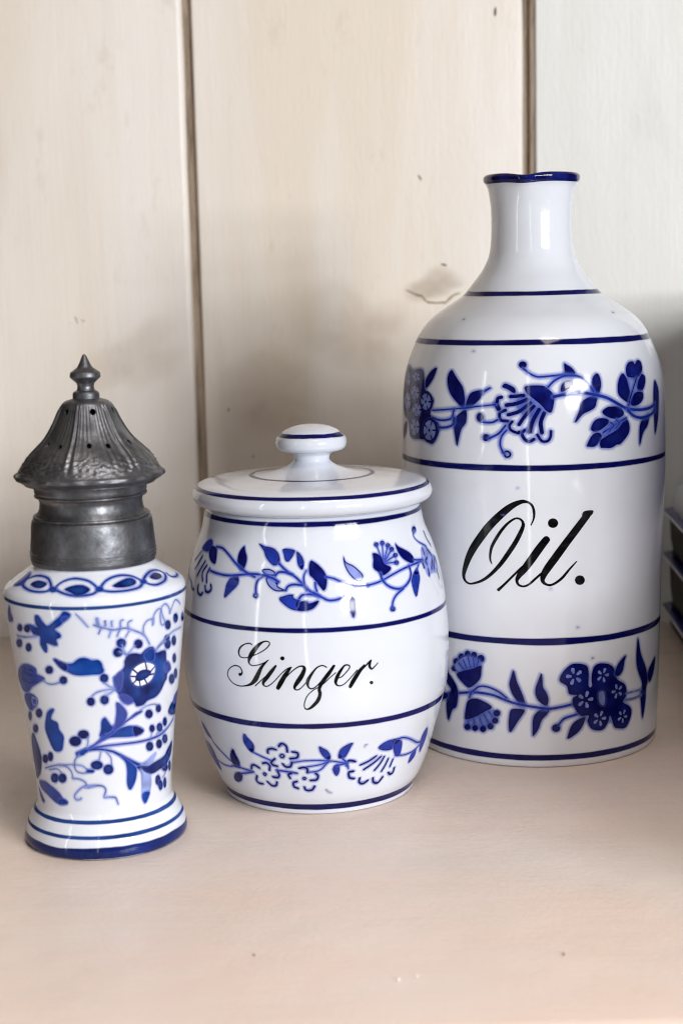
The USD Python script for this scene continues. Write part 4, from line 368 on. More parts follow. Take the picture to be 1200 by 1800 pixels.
'painted_leaf_4': [["P","B",[[4.65,48.45],[5.94,49.53],[7.12,47.97],[8.34,46.4],[9.62,46.56],[8.94,44.88],[6.34,44.24],[3.73,43.25],[4.34,45.54]]]],
'painted_leaf_5': [["P","B",[[2.99,41.56],[4.71,43.49],[7.95,44.4],[11.88,45.43],[15.25,45.7],[18.84,44.69],[21.18,43.11],[19.65,42.23],[15.97,41.97],[11.17,42.47],[7.24,42.58],[4.62,41.76],[1.98,41.02],[-0.07,39.78]]],["P","N",[[16.66,45.05],[18.84,44.63],[21.18,43.11],[19.65,42.23],[17.41,42.03]]]],
'painted_stem': [["S","M",[[-5.35,37.45,1.5],[-3.55,38.21,1.21],[-2.14,38.79,0.86],[1.23,39.55,0.64],[6.15,39.98,0.5],[12.81,39.96,0.5],[19.69,39.62,0.5],[26.47,39.59,0.57],[31.12,39.86,0.5],[35.58,40.83,0.36],[42.03,42.74,0.32]]],["S","B",[[-2.14,38.79,0.64],[2.83,38.97,0.53],[7.71,38.06,0.57],[11.01,36.43,0.78],[14.47,34.39,0.93],[18.18,32.36,0.93],[22.29,30.44,0.93]]],["S","M",[[-0.07,39.78,0.46],[4.64,42.19,0.46],[8.93,44.59,0.46],[12.22,46.55,0.46],[15.21,48.19,0.46],[17.93,49.51,0.46]]],["S","V",[[19.31,50.44,0.36],[22.23,51.36,0.36],[25.48,51.29,0.36],[27.8,50.49,0.36]]],["S","V",[[25.44,41.69,0.32],[24.63,39.83,0.32]]],["S","V",[[31.58,41.2,0.32],[27.87,40.59,0.32]]],["S","V",[[46.06,42.63,0.32],[47.69,39.61,0.32],[46.88,36.89,0.32]]],["S","V",[[42.03,42.74,0.32],[38.81,41.79,0.32],[31.67,40.31,0.32]]],["S","V",[[3.74,37.77,0.36],[3.12,35.78,0.36],[2.55,34.65,0.36]]],["S","V",[[6.03,37.62,0.36],[7.61,35.76,0.36],[7.67,33.16,0.36]]],["S","V",[[36.21,25.5,0.36],[33.29,24.46,0.36]]],["S","V",[[-3.32,26.27,0.64],[0.27,26.69,0.64],[3.73,26.41,0.64],[5.03,24.87,0.64],[4.2,22.59,0.64],[6.31,22.45,0.64],[8.79,22.09,0.64],[9.46,21.02,0.64],[9.94,19.83,0.64]]],["P","M",[[15.88,48.38],[17.22,49.63],[19.69,50.08],[20.08,49.72],[17.6,48.98]]],["P","B",[[-4.49,37.9],[-2.34,39.08],[-1.03,38.79],[-2.11,37.93],[-3.54,37.05]]],["P","B",[[0.74,31.64],[0.28,31.32],[-0.8,31.2],[-1.86,31.34],[-2.28,31.68],[-1.8,32.01],[-0.72,32.14],[0.33,31.98]]]],
'painted_berries_5': [["P","N",[[25.26,47.97],[24.82,47.06],[23.59,46.89],[22.35,47.55],[21.78,48.67],[22.19,49.6],[23.34,49.79],[24.62,49.11]]],["P","N",[[29.7,48.9],[29.4,48.06],[28.4,47.91],[27.34,48.52],[26.82,49.54],[27.1,50.39],[28.03,50.56],[29.11,49.95]]],["P","N",[[34.74,43.21],[34.4,42.29],[33.33,42.13],[32.22,42.8],[31.69,43.93],[31.96,44.87],[32.92,45.06],[34.09,44.36]]],["P","N",[[31.52,42.08],[31.06,41.19],[29.8,41.06],[28.54,41.76],[27.98,42.88],[28.38,43.79],[29.54,43.95],[30.86,43.23]]],["P","N",[[26.72,42.72],[26.37,41.94],[25.44,41.78],[24.5,42.33],[24.09,43.27],[24.41,44.06],[25.29,44.23],[26.26,43.67]]],["P","N",[[35.98,37.1],[35.43,36.19],[33.96,36.11],[32.54,36.88],[31.92,38.08],[32.36,39.02],[33.66,39.14],[35.19,38.35]]],["P","N",[[31.66,36.4],[31.16,35.47],[29.86,35.33],[28.58,36.05],[28.03,37.22],[28.46,38.17],[29.67,38.33],[31,37.6]]],["P","N",[[26.24,36.74],[25.72,35.81],[24.41,35.65],[23.13,36.34],[22.6,37.49],[23.08,38.44],[24.32,38.62],[25.64,37.92]]]],
'painted_leaf_6': [["P","N",[[41.35,35.05],[36.53,33.33],[33.72,31.69],[28.39,31.19],[24.04,30.67],[20.18,31.13],[18.19,31.19],[22.37,28.51],[26.62,27.48],[30.96,27.95],[35.74,28.26],[40.07,30.11],[41.97,32.56]]]],
'painted_leaf_7': [["P","L",[[28.2,34.28],[25.76,33.8],[23.08,32.61],[19.76,31.79],[24.04,30.67],[26.34,31.64]]]],
'painted_leaf_8': [["P","B",[[11.35,36.24],[13.38,33.67],[14.06,30.67],[14.03,26.27],[15.32,23.89],[17.47,26.33],[18.21,29.43],[17.8,31.26],[15.18,33.42]]]],
'painted_leaf_9': [["P","L",[[19.78,30.62],[22.36,28.66],[25.17,27.2],[25.82,23.84],[24.31,20.1],[22.36,18.19],[20.91,20.2],[20.77,24.28],[20.46,28.15]]],["P","B",[[21.62,21.79],[24.84,21.43],[24.06,19.87],[22.36,18.19],[21.04,20.17]]]],
'painted_berries_6': [["P","N",[[4.23,33.55],[3.51,32.59],[1.89,32.25],[0.31,32.71],[-0.28,33.72],[0.46,34.7],[2.08,35.07],[3.63,34.58]]],["P","N",[[8.32,31.79],[7.71,30.7],[6.35,30.33],[5.04,30.9],[4.55,32.08],[5.16,33.19],[6.5,33.56],[7.81,32.98]]]],
'painted_berries_7': [["P","N",[[31.92,23.91],[31.43,22.83],[30.18,22.63],[28.97,23.4],[28.43,24.72],[28.83,25.84],[29.97,26.07],[31.28,25.26]]],["P","N",[[33.74,21.72],[33.2,20.7],[32.03,20.52],[30.95,21.24],[30.52,22.49],[30.92,23.54],[32,23.76],[33.2,23]]],["P","N",[[37.23,21.73],[36.74,20.65],[35.67,20.43],[34.72,21.16],[34.33,22.45],[34.65,23.57],[35.6,23.83],[36.71,23.06]]],["P","N",[[38.24,26.75],[37.41,26.04],[35.29,26.19],[33.36,27.05],[32.52,28.17],[33.09,28.94],[34.85,28.89],[37.02,27.97]]],["P","N",[[42.6,26.23],[42.33,25.09],[40.95,24.95],[39.54,25.8],[38.77,27.2],[38.9,28.38],[39.91,28.62],[41.44,27.73]]]],
'painted_flower_3': [["P","N",[[45.72,47.97],[38.54,49.14],[35.24,46.73],[38.1,44.87],[46.57,43.38],[45.79,46.2]]],["P","M",[[47.56,51.61],[40.73,51.23],[39.47,49.2],[45.79,47.07],[46.4,49.85]]]],
'painted_scroll_1': [["S","V",[[-1.95,26.28,0.61],[-4.29,26.25,0.61],[-7.1,24.4,0.61],[-8.44,22.87,0.61],[-7.78,21.75,0.61],[-6.23,21.82,0.61],[-5.43,22.28,0.61]]],["S","V",[[-8.39,29.03,0.53],[-5.44,28.87,0.53],[-3.05,27.74,0.53],[-2.48,26.27,0.53],[0.72,26.53,0.53]]],["S","V",[[-22.44,30.9,0.46],[-16.88,32.62,0.46],[-12.47,33.25,0.46],[-9.48,32.18,0.46],[-8.53,30.78,0.46],[-8.39,29.03,0.46]]],["S","V",[[-14.17,32.94,0.46],[-8.53,33.7,0.46],[-4.22,33.57,0.46],[-2.24,32.43,0.46],[0.09,31.68,0.46]]],["S","V",[[-4.17,37.62,0.46],[-6.49,35.53,0.46],[-7.12,33.19,0.46],[-6.23,31.48,0.46],[-3.78,30.96,0.46],[0.09,31.6,0.46]]],["S","V",[[-19.74,30.75,0.39],[-15.27,31.65,0.39],[-12.98,30.14,0.39]]],["S","V",[[-0.65,43.4,0.39],[-1.03,40.81,0.39],[-2.03,38.79,0.39]]],["S","V",[[-16.21,61.72,0.39],[-14.11,60.8,0.39],[-11.63,60.88,0.39],[-8.85,61.77,0.39]]]],
'painted_berries_8': [["P","N",[[-19.26,50.2],[-20.1,49.06],[-21.58,48.41],[-22.86,48.62],[-23.07,49.6],[-22.08,50.77],[-20.59,51.43],[-19.46,51.18]]],["P","N",[[-23.63,44.22],[-24.51,43.11],[-26.09,42.42],[-27.52,42.55],[-27.78,43.45],[-26.64,44.63],[-24.98,45.34],[-23.8,45.15]]],["P","N",[[-26.87,48.02],[-27.93,46.73],[-29.42,45.98],[-30.48,46.21],[-30.23,47.34],[-28.9,48.7],[-27.47,49.44],[-26.69,49.14]]]],
'painted_berries_9': [["P","N",[[-19.8,34.53],[-20.54,33.42],[-21.91,32.78],[-23.14,32.99],[-23.42,33.94],[-22.56,35.09],[-21.16,35.74],[-20.05,35.5]]],["P","N",[[-16.79,35.68],[-17.41,34.53],[-18.51,33.93],[-19.45,34.24],[-19.65,35.28],[-18.97,36.45],[-17.86,37.05],[-16.98,36.72]]],["P","N",[[-15.31,28.56],[-16.13,27.37],[-17.72,26.71],[-19.19,26.95],[-19.57,27.98],[-18.62,29.21],[-16.99,29.89],[-15.66,29.61]]],["P","N",[[-11.34,28.88],[-12.07,27.73],[-13.53,27.13],[-14.86,27.44],[-15.24,28.48],[-14.43,29.66],[-12.96,30.26],[-11.7,29.93]]]],
'painted_berries_10': [["P","N",[[-0.35,44.12],[-1.02,43.14],[-2.51,42.73],[-3.95,43.13],[-4.46,44.12],[-3.74,45.13],[-2.25,45.56],[-0.85,45.13]]],["P","N",[[-3.52,41.82],[-4.3,40.65],[-5.99,40.12],[-7.62,40.53],[-8.18,41.67],[-7.33,42.87],[-5.63,43.42],[-4.07,42.97]]]],
'painted_leaf_10': [["P","B",[[-13.8,52.33],[-16.05,51.06],[-17.45,48.83],[-18.89,45.11],[-18.16,42.31],[-16.56,39.04],[-15.05,37.77],[-12.1,38.35],[-10.89,41.35],[-10.59,43.4],[-12.15,45.3],[-12.48,47.62],[-15.02,48.54],[-14.68,50.04],[-13.12,51.96]]]],
'painted_leaf_11': [["P","N",[[-28.21,41.76],[-31.21,39.4],[-32.86,33.79],[-32.76,29.41],[-33.14,25.48],[-27.49,28.19],[-24.7,32.55],[-24.43,35.51],[-26.21,39.25]]]],
'painted_leaf_12': [["P","M",[[-29.93,25.02],[-24.07,25.9],[-19.68,24.87],[-16.01,23.34],[-14,21.54],[-11.93,20.6],[-12.86,19.94],[-16.54,19.52],[-19.49,20.26],[-23.93,21.83],[-28.86,23.19]]],["P","B",[[-16.37,20.98],[-13.36,21.32],[-11.93,20.6],[-12.86,19.94],[-16.54,19.52]]]],
'painted_leaf_13': [["P","M",[[-32.42,22.42],[-26.63,19],[-29.32,18.45]]]],
},
}


# ------------------------------------------------------------------ surfaces of revolution
class Turned:
    """a turned profile (r, z in millimetres), measured along the profile (v) and around it (u = angle * widest radius)"""

    def __init__(self, points, n=400):
        rz = np.array(points, float)
        t = np.r_[0, np.cumsum(np.hypot(*np.diff(rz, axis=0).T))]
        T = np.linspace(0, t[-1], n)
        self.p = np.stack([PchipInterpolator(t, rz[:, 0])(T), PchipInterpolator(t, rz[:, 1])(T)], -1)
        self.v = np.r_[0, np.cumsum(np.hypot(*np.diff(self.p, axis=0).T))]
        self.R = float(self.p[:, 0].max())
        d = np.gradient(self.p, self.v, axis=0)
        d = np.stack([np.convolve(np.pad(d[:, k], 3, 'edge'), np.ones(7) / 7, 'valid') for k in (0, 1)], -1)
        d /= np.maximum(np.linalg.norm(d, axis=1, keepdims=True), 1e-9)
        self.n = np.stack([d[:, 1], -d[:, 0]], -1)

    def at(self, u, v, lift=0.0):
        u, v = np.asarray(u, float), np.asarray(v, float)
        a = u / self.R
        r, z = np.interp(v, self.v, self.p[:, 0]), np.interp(v, self.v, self.p[:, 1])
        nr, nz = np.interp(v, self.v, self.n[:, 0]), np.interp(v, self.v, self.n[:, 1])
        s, c = np.sin(a), -np.cos(a)
        n = np.stack([nr * s, nr * c, nz], -1)
        return np.stack([r * s, r * c, z], -1) / 1000 + n * np.asarray(lift)[..., None] / 1000, n


def lathe(points, seg=160, n=None, bend=None):
    """revolve (r, z in millimetres) -> trimesh; bend(phi, r, z) may move the points"""
    p = np.array(points, float)
    phi = np.linspace(0, 2 * np.pi, seg, endpoint=False)
    A, Rr = np.meshgrid(phi, p[:, 0]); _, Z = np.meshgrid(phi, p[:, 1])
    Rr, Z = Rr.copy(), Z.copy()
    if bend:
        Rr, Z = bend(A, Rr, Z)
    V = np.stack([Rr * np.sin(A), -Rr * np.cos(A), Z], -1).reshape(-1, 3) / 1000
    k = np.arange(len(p) - 1)[:, None] * seg
    i = np.arange(seg)[None]; j = (i + 1) % seg
    a, b, c, d = (k + i).ravel(), (k + j).ravel(), (k + seg + j).ravel(), (k + seg + i).ravel()
    m = trimesh.Trimesh(V, np.vstack([np.stack([a, b, c], 1), np.stack([a, c, d], 1)]), process=False)
    m.merge_vertices()
    m.update_faces(m.nondegenerate_faces())
    m.remove_unreferenced_vertices()
    return m


def eased(points, n):
    return Turned(points, n).p


# ------------------------------------------------------------------ brushwork that lies on a turned surface
INK = {'N': (0.0015, 0.002, 0.085), 'M': (0.011, 0.03, 0.29), 'L': (0.20, 0.25, 0.56), 'V': (0.16, 0.21, 0.44), 'B': (0.006, 0.03, 0.21), 'K': (0.003, 0.003, 0.004), 'G': (0.30, 0.28, 0.27), 'W': (0.72, 0.75, 0.84)}
SHAKER_INK = {**INK, 'N': (0.001, 0.005, 0.075), 'M': (0.03, 0.045, 0.24), 'B': (0.002, 0.028, 0.20), 'L': (0.22, 0.28, 0.55), 'V': (0.15, 0.21, 0.46)}


def curve(pts, closed, k=5):
    p = np.array(pts, float)
    if len(p) < 3:
        t = np.linspace(0, 1, 2 * k)[:, None]
        return p[0] * (1 - t) + p[-1] * t
    q = np.vstack([p[-1:], p, p[:2]]) if closed else np.vstack([2 * p[:1] - p[1:2], p, 2 * p[-1:] - p[-2:-1]])
    out, t = [], np.linspace(0, 1, k, endpoint=False)[:, None]
    for i in range(len(p) if closed else len(p) - 1):
        a, b, c, d = q[i:i + 4]
        out.append(0.5 * (2 * b + (c - a) * t + (2 * a - 5 * b + 4 * c - d) * t ** 2 + (3 * b - a - 3 * c + d) * t ** 3))
    if not closed:
        out.append(p[-1:])
    return np.vstack(out)


CIRCLE = np.stack([np.cos(np.linspace(0, 2 * np.pi, 13)[:-1]), np.sin(np.linspace(0, 2 * np.pi, 13)[:-1])], -1)


def brush(pts, closed=False):
    """a stroke through (u, v, width) points"""
    p = curve(pts, closed)
    if closed:
        p = np.vstack([p, p[:1]])
    w = np.maximum(p[:, 2], 0.12) / 2
    hulls = [MultiPoint(np.vstack([p[i, :2] + CIRCLE * w[i], p[i + 1, :2] + CIRCLE * w[i + 1]])).convex_hull for i in range(len(p) - 1)]
    return unary_union(hulls).simplify(0.02)


def blob(pts):
    return Polygon(curve(pts, True, 4)).buffer(0)


def pieces(shape, du=2.0, dv=0.9):
    """cut a shape into small cells so that it can follow the curved glaze"""
    if shape.is_empty:
        return []
    x0, y0, x1, y1 = shape.bounds
    gx, gy = np.arange(math.floor(x0 / du), math.ceil(x1 / du)), np.arange(math.floor(y0 / dv), math.ceil(y1 / dv))
    X, Y = np.meshgrid(gx * du, gy * dv)
    shapely.prepare(shape)
    cells = shapely.box(X.ravel(), Y.ravel(), X.ravel() + du, Y.ravel() + dv)
    cells = cells[shapely.intersects(shape, cells)]
    out = []
    for g in shapely.intersection(shape, cells):
        for q in getattr(g, 'geoms', [g]):
            if q.geom_type == 'Polygon' and q.area > 1e-5:
                out.append(q)
    return out


def triangulate(shape):
    V, F, n = [], [], 0
    for q in pieces(shape):
        rings = [np.array(q.exterior.coords)[:-1]] + [np.array(r.coords)[:-1] for r in q.interiors]
        pts = np.vstack(rings)
        tri = earcut.triangulate_float64(pts, np.cumsum([len(r) for r in rings]).astype(np.uint32)).reshape(-1, 3)
        V.append(pts); F.append(tri + n); n += len(pts)
    if not V:
        return np.zeros((0, 2)), np.zeros((0, 3), int)
    V, F = np.vstack(V), np.vstack(F)
    a, b, c = V[F[:, 0]], V[F[:, 1]], V[F[:, 2]]
    cross = (b[:, 0] - a[:, 0]) * (c[:, 1] - a[:, 1]) - (b[:, 1] - a[:, 1]) * (c[:, 0] - a[:, 0])
    F[cross < 0] = F[cross < 0][:, [0, 2, 1]]
    return V, F


class Sheet:
    """collects painted shapes of one part and lays them on the glaze"""

    def __init__(self, turned, ink, halo, base):
        self.t, self.ink, self.halo, self.lift = turned, ink, halo, base
        self.V, self.F, self.N, self.C, self.A, self.n = [], [], [], [], [], 0

    def lay(self, V, F, color, cover):
        if not len(F):
            return
        P, N = self.t.at(V[:, 0], V[:, 1], np.full(len(V), self.lift))
        self.V.append(P); self.F.append(F + self.n); self.N.append(N); self.n += len(P)
        self.C.append(np.broadcast_to(color, (len(P), 3)) if np.ndim(color) == 1 else color); self.A.append(np.broadcast_to(cover, len(P)))

    def shape(self, s, tone, halo=None):
        c = np.array(self.ink[tone], float)
        h = self.halo if halo is None else halo
        if h > 0 and not s.is_empty:
            V, F = triangulate(s.buffer(h, 4).difference(s.buffer(-0.02)).simplify(0.015))
            if len(V):
                d = shapely.distance(s, shapely.points(V))
                soft = np.clip(1 - d / h, 0, 1)
                self.lay(V, F, np.clip(c * 0.30 + 0.70 * np.array([0.11, 0.18, 0.78]) * (tone != 'K'), 0, 1), (0.30 if tone in 'VLWG' else 0.62) * soft ** 1.35)
                self.lift += 0.0025
        V, F = triangulate(s)
        if len(V):
            k = 0.55 + 0.9 * meshkit.noise(np.c_[V * 0.45, np.full(len(V), self.n * 0.37)], 3)
            cc = np.clip(c[None] * k[:, None], 0, 1)
            if tone in 'NBM':
                deep = np.clip(shapely.distance(s.boundary, shapely.points(V)) / 1.3, 0, 1) * np.clip(meshkit.noise(np.c_[V * 0.28, np.full(len(V), 7.7 + self.n * 0.11)], 6) * 2.2 - 0.75, 0, 1)
                cc = cc + (np.array([0.012, 0.028, 0.27] if self.ink is INK else [0.012, 0.07, 0.34]) - cc) * ((0.42 if self.ink is INK else 0.72) * deep)[:, None]
            if tone == 'K':
                wear = np.clip(meshkit.noise(np.c_[V * 0.9, np.full(len(V), 2.2)], 12) * 1.8 - 1.0, 0, 1)
                cc = cc + (np.array([0.05, 0.045, 0.05]) - cc) * (0.55 * wear)[:, None]
            self.lay(V, F, cc, 0.985)
            self.lift += 0.0025

    def add(self, kind, tone, pts):
        if kind == 'S':
            self.shape(brush(pts), tone)
        elif kind == 'O':
            self.shape(brush(pts, True), tone)
        elif kind == 'P':
            self.shape(blob(pts), tone)
            if tone == 'W':
                self.halo = 0.10
        elif kind == 'L':
            b = blob(pts)
            self.shape(b, tone if tone == 'L' else 'M')
            self.shape(b.difference(b.buffer(-0.36)), 'N', 0.15)
            if tone != 'L':
                c = b.centroid
                q = np.array(b.exterior.coords); far = q[np.argmax(np.hypot(*(q - [c.x, c.y]).T))]
                dark = b.intersection(Point(2 * c.x - far[0], 2 * c.y - far[1]).buffer(0.55 * math.hypot(c.x - far[0], c.y - far[1])))
                self.shape(dark, 'N', 0.3)
        elif kind == 'F':
            b = blob(pts); self.shape(b.buffer(-0.5), 'L', 0); c = np.array([b.centroid.x, b.centroid.y]); e = np.array(b.exterior.coords)
            self.shape(b.difference(b.buffer(-0.95)), 'N', 0.3)
            for k in range(5):
                q = e[int(len(e) * k / 5) % len(e)]
                self.shape(brush([[*(c + (q - c) * 0.45), 0.55], [*(c + (q - c) * 0.95), 0.7]]), 'N', 0.1)
            self.shape(Point(*c).buffer(0.55), 'N', 0.1)
        elif kind == 'B':
            u, v, r, _ = pts[0]
            for k in range(5):
                a = 2 * math.pi * k / 5 + u
                d = np.array([math.cos(a), math.sin(a)])
                self.shape(brush([[*(np.array([u, v]) + d * r * 0.36), r * 0.22], [*(np.array([u, v]) + d * r * 0.66), r * 0.36]]), tone, 0.08)

    def build(self, parent, name, mat, label=None, kind=None):
        if self.V:
            path = part_n(parent, name, np.vstack(self.V), np.vstack(self.F), np.vstack(self.N), mat, np.vstack(self.C), np.concatenate(self.A), label)
            tag(stage.GetPrimAtPath(path), kind=kind)


LETTER_LABELS = {('bottle', 'letter'): 'black script capital O', ('bottle', 'letter_1'): 'black script small i', ('bottle', 'letter_2'): 'black script small l', ('bottle', 'full_stop'): 'black full stop',
                 ('ginger', 'letter'): 'black script capital G', ('ginger', 'letter_1'): 'black script small i', ('ginger', 'letter_2'): 'black script small n', ('ginger', 'letter_3'): 'black script small g',
                 ('ginger', 'letter_4'): 'black script small e', ('ginger', 'letter_5'): 'black script small r', ('ginger', 'full_stop'): 'black full stop'}


def decorate(key, turned, body, ink, halo, mat, letters=LETTERING):
    for k, (name, items) in enumerate(DECOR[key].items()):
        bare = name.rstrip('0123456789').rstrip('_')
        is_letter = bare in ('letter', 'full_stop')
        s = Sheet(turned, ink, 0.10 if is_letter else halo, 0.03 + 0.008 * (k % 9))
        for kind, tone, pts in items:
            s.add(kind, tone, pts)
        s.build(body, bare, letters if is_letter else mat, LETTER_LABELS.get((key, name)))
    # the border goes on round the back of the pot, where it is out of sight
    s = Sheet(turned, ink, halo, 0.03)
    for name, items in DECOR[key].items():
        if name.startswith('painted'):
            for kind, tone, pts in items:
                s.add(kind, tone, [[q[0] + math.pi * turned.R, *q[1:]] for q in pts])
                s.lift = 0.03 + (s.lift - 0.03) % 0.08
    s.build(body, 'painted_border', mat, kind='stuff')


def band(turned, body, v0, v1, mat, ink, halo, seed, name='blue_band', wobble=0.10):
    """a hand-turned line round the pot"""
    u = np.linspace(-math.pi, math.pi, 361) * turned.R
    w = v1 - v0
    ph = np.stack([np.cos(u / turned.R) * 2.2, np.sin(u / turned.R) * 2.2, np.full(len(u), seed * 3.1)], -1)
    ph2 = ph * 4 + 9
    a = v0 + (meshkit.noise(ph, 1) - 0.5) * wobble * 2 * w + (meshkit.noise(ph2, 5) - 0.5) * wobble * w
    b = v1 + (meshkit.noise(ph, 2) - 0.5) * wobble * 2 * w + (meshkit.noise(ph2, 6) - 0.5) * wobble * w
    mid = max(2, int(w / 0.45))
    rows = [(a - halo, 0.0), (a - halo * 0.4, 0.3)] + [(a * (1 - q) + b * q, 0.985 if 0 < q < 1 else 0.96) for q in np.linspace(0, 1, mid + 1)] + [(b + halo * 0.4, 0.3), (b + halo, 0.0)]
    P, N, C, A = [], [], [], []
    deep = 0.45 + 1.0 * meshkit.noise(ph * 1.5, 8)
    for r, (v, al) in enumerate(rows):
        p, n = turned.at(u, v, np.full(len(u), 0.028))
        P.append(p); N.append(n); A.append(np.full(len(u), al))
        C.append(np.array(ink['N'])[None] * deep[:, None] + (np.array([0.03, 0.05, 0.2]) if r in (0, len(rows) - 1) else 0))
    n = len(u); F = []
    for r in range(len(rows) - 1):
        i = np.arange(n - 1) + r * n
        F += [np.stack([i, i + 1, i + n + 1], 1), np.stack([i, i + n + 1, i + n], 1)]
    part_n(body, name, np.vstack(P), np.vstack(F), np.vstack(N), mat, np.vstack(C), np.concatenate(A))


# ------------------------------------------------------------------ the setting: plank wall and shelf
WALL_Y = 0.787


def plank_mesh(x0, x1, y, z0, z1, thick=0.018, r0=0.0015, r1=0.0015, bow=0.0, bead=False):
    """a board standing upright: a rounded cross-section, its face slightly cupped, cut into rows"""
    xs = np.linspace(x0 + r0, x1 - r1, 40)
    t = (xs - x0) / (x1 - x0)
    face = y + bow * np.sin(np.pi * t) + 0.0003 * (meshkit.noise(np.stack([xs * 60, xs * 0, xs * 0 + y], -1), 4) - 0.5)
    left = [(x0 + r0 * (1 - math.sin(a)), y + r0 * (1 - math.cos(a))) for a in np.linspace(math.pi / 2, 0, 7)]
    right = [(x1 - r1 * (1 - math.sin(a)), y + r1 * (1 - math.cos(a))) for a in np.linspace(0, math.pi / 2, 7)]
    line = np.array(left[:-1] + list(zip(xs, face)) + right[1:] + [(x1, y + thick), (x0, y + thick)])
    zs = np.linspace(z0, z1, 60)
    n = len(line); V = []
    for z in zs:
        jig = 0.0006 * (meshkit.noise(np.array([[z * 25, x0 * 40, 0.5]]), 9)[0] - 0.5)
        V.append(np.c_[line[:, 0] + jig * (line[:, 0] > (x0 + x1) / 2), line[:, 1] + jig * 0.5, np.full(n, z)])
    V = np.vstack(V); F = []
    for k in range(len(zs) - 1):
        i = np.arange(n); j = (i + 1) % n
        F += [np.stack([k * n + i, k * n + j, (k + 1) * n + j], 1), np.stack([k * n + i, (k + 1) * n + j, (k + 1) * n + i], 1)]
    return trimesh.Trimesh(V, np.vstack(F), process=False)


wall = thing('wall', (0, WALL_Y, 0), 'cream painted plank wall standing behind the three porcelain pots', 'wall', kind='structure')
planks = [part(wall, 'plank', plank_mesh(-0.30, -0.0721, 0, -0.002, 0.42, r1=0.0030, bow=-0.0006), WALL_A, smooth=40, label='left cream plank with nail hole and scuff'),
          part(wall, 'plank', plank_mesh(-0.0675, 0.0935, 0.0006, -0.002, 0.42, r0=0.0012, r1=0.0018, bow=-0.0005), WALL_B, smooth=40, label='middle cream plank with a crack beside the bottle'),
          part(wall, 'plank', plank_mesh(0.0995, 0.34, -0.0002, -0.002, 0.42, r0=0.0010), WALL_C, smooth=40, label='paler right plank behind the bottle')]
bk = trimesh.creation.box((0.64, 0.008, 0.42)); bk.apply_translation((0.02, 0.0078, 0.2085))
part(wall, 'backing_board', bk, RAW)
tongue = trimesh.creation.box((0.0026, 0.006, 0.42)); tongue.apply_translation((0.0982, 0.0042, 0.2092))
part(wall, 'tongue', tongue, RAW)


def mark(parent, name, x, z, w, h, mat, proud=0.00012, turn=0.0, seed=0, y=0.0, n=14):
    """a shallow flake or nick with an uneven outline, on the face of a plank"""
    g = np.random.default_rng(seed)
    a = np.linspace(0, 2 * np.pi, n, endpoint=False)
    r = 0.6 + 0.4 * g.random(n)
    px, pz = np.cos(a) * r * w / 2, np.sin(a) * r * h / 2
    px, pz = px * math.cos(turn) - pz * math.sin(turn), px * math.sin(turn) + pz * math.cos(turn)
    V = np.vstack([[x, y - proud, z], np.c_[x + px, np.full(n, y + 0.0001), z + pz], np.c_[x + px * 0.8, np.full(n, y - proud), z + pz * 0.8]])
    F = []
    for i in range(n):
        j = (i + 1) % n
        F += [[0, 1 + n + i, 1 + n + j], [1 + i, 1 + j, 1 + n + j], [1 + i, 1 + n + j, 1 + n + i]]
    part(parent, name, (V, np.array(F)), mat, smooth=60)


PLANK_FACE = {0: (-0.30, -0.0715, 0.0, -0.0006), 1: (-0.0675, 0.0935, 0.0006, -0.0005), 2: (0.0995, 0.34, -0.0002, 0.0)}


def soft_patch(k, x, z, w, h, color, cover, seed, turn=0.0, name='soft_patch'):
    """a faint tinted patch with a soft uneven edge"""
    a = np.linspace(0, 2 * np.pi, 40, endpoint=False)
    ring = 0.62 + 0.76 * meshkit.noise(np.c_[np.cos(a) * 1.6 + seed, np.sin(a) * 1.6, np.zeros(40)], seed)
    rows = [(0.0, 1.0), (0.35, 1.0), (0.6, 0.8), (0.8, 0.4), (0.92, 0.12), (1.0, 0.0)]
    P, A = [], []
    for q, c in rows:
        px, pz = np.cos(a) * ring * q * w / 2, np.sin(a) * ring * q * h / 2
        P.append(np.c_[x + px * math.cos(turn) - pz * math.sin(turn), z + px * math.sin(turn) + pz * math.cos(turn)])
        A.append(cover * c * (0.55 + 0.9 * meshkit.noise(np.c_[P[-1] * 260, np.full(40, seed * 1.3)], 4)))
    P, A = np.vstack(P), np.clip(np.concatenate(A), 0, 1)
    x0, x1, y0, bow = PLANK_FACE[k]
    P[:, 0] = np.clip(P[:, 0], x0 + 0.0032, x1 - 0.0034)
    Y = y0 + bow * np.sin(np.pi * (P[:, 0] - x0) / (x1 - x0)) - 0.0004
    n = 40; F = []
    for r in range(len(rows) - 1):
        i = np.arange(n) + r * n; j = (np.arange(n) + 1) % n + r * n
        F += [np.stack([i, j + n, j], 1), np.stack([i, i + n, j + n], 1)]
    part_n(planks[k], name, np.c_[P[:, 0], Y, P[:, 1]], np.vstack(F), np.tile([0.0, -1.0, 0.0], (len(P), 1)), SOFT_PATCH, np.tile(color, (len(P), 1)), A)


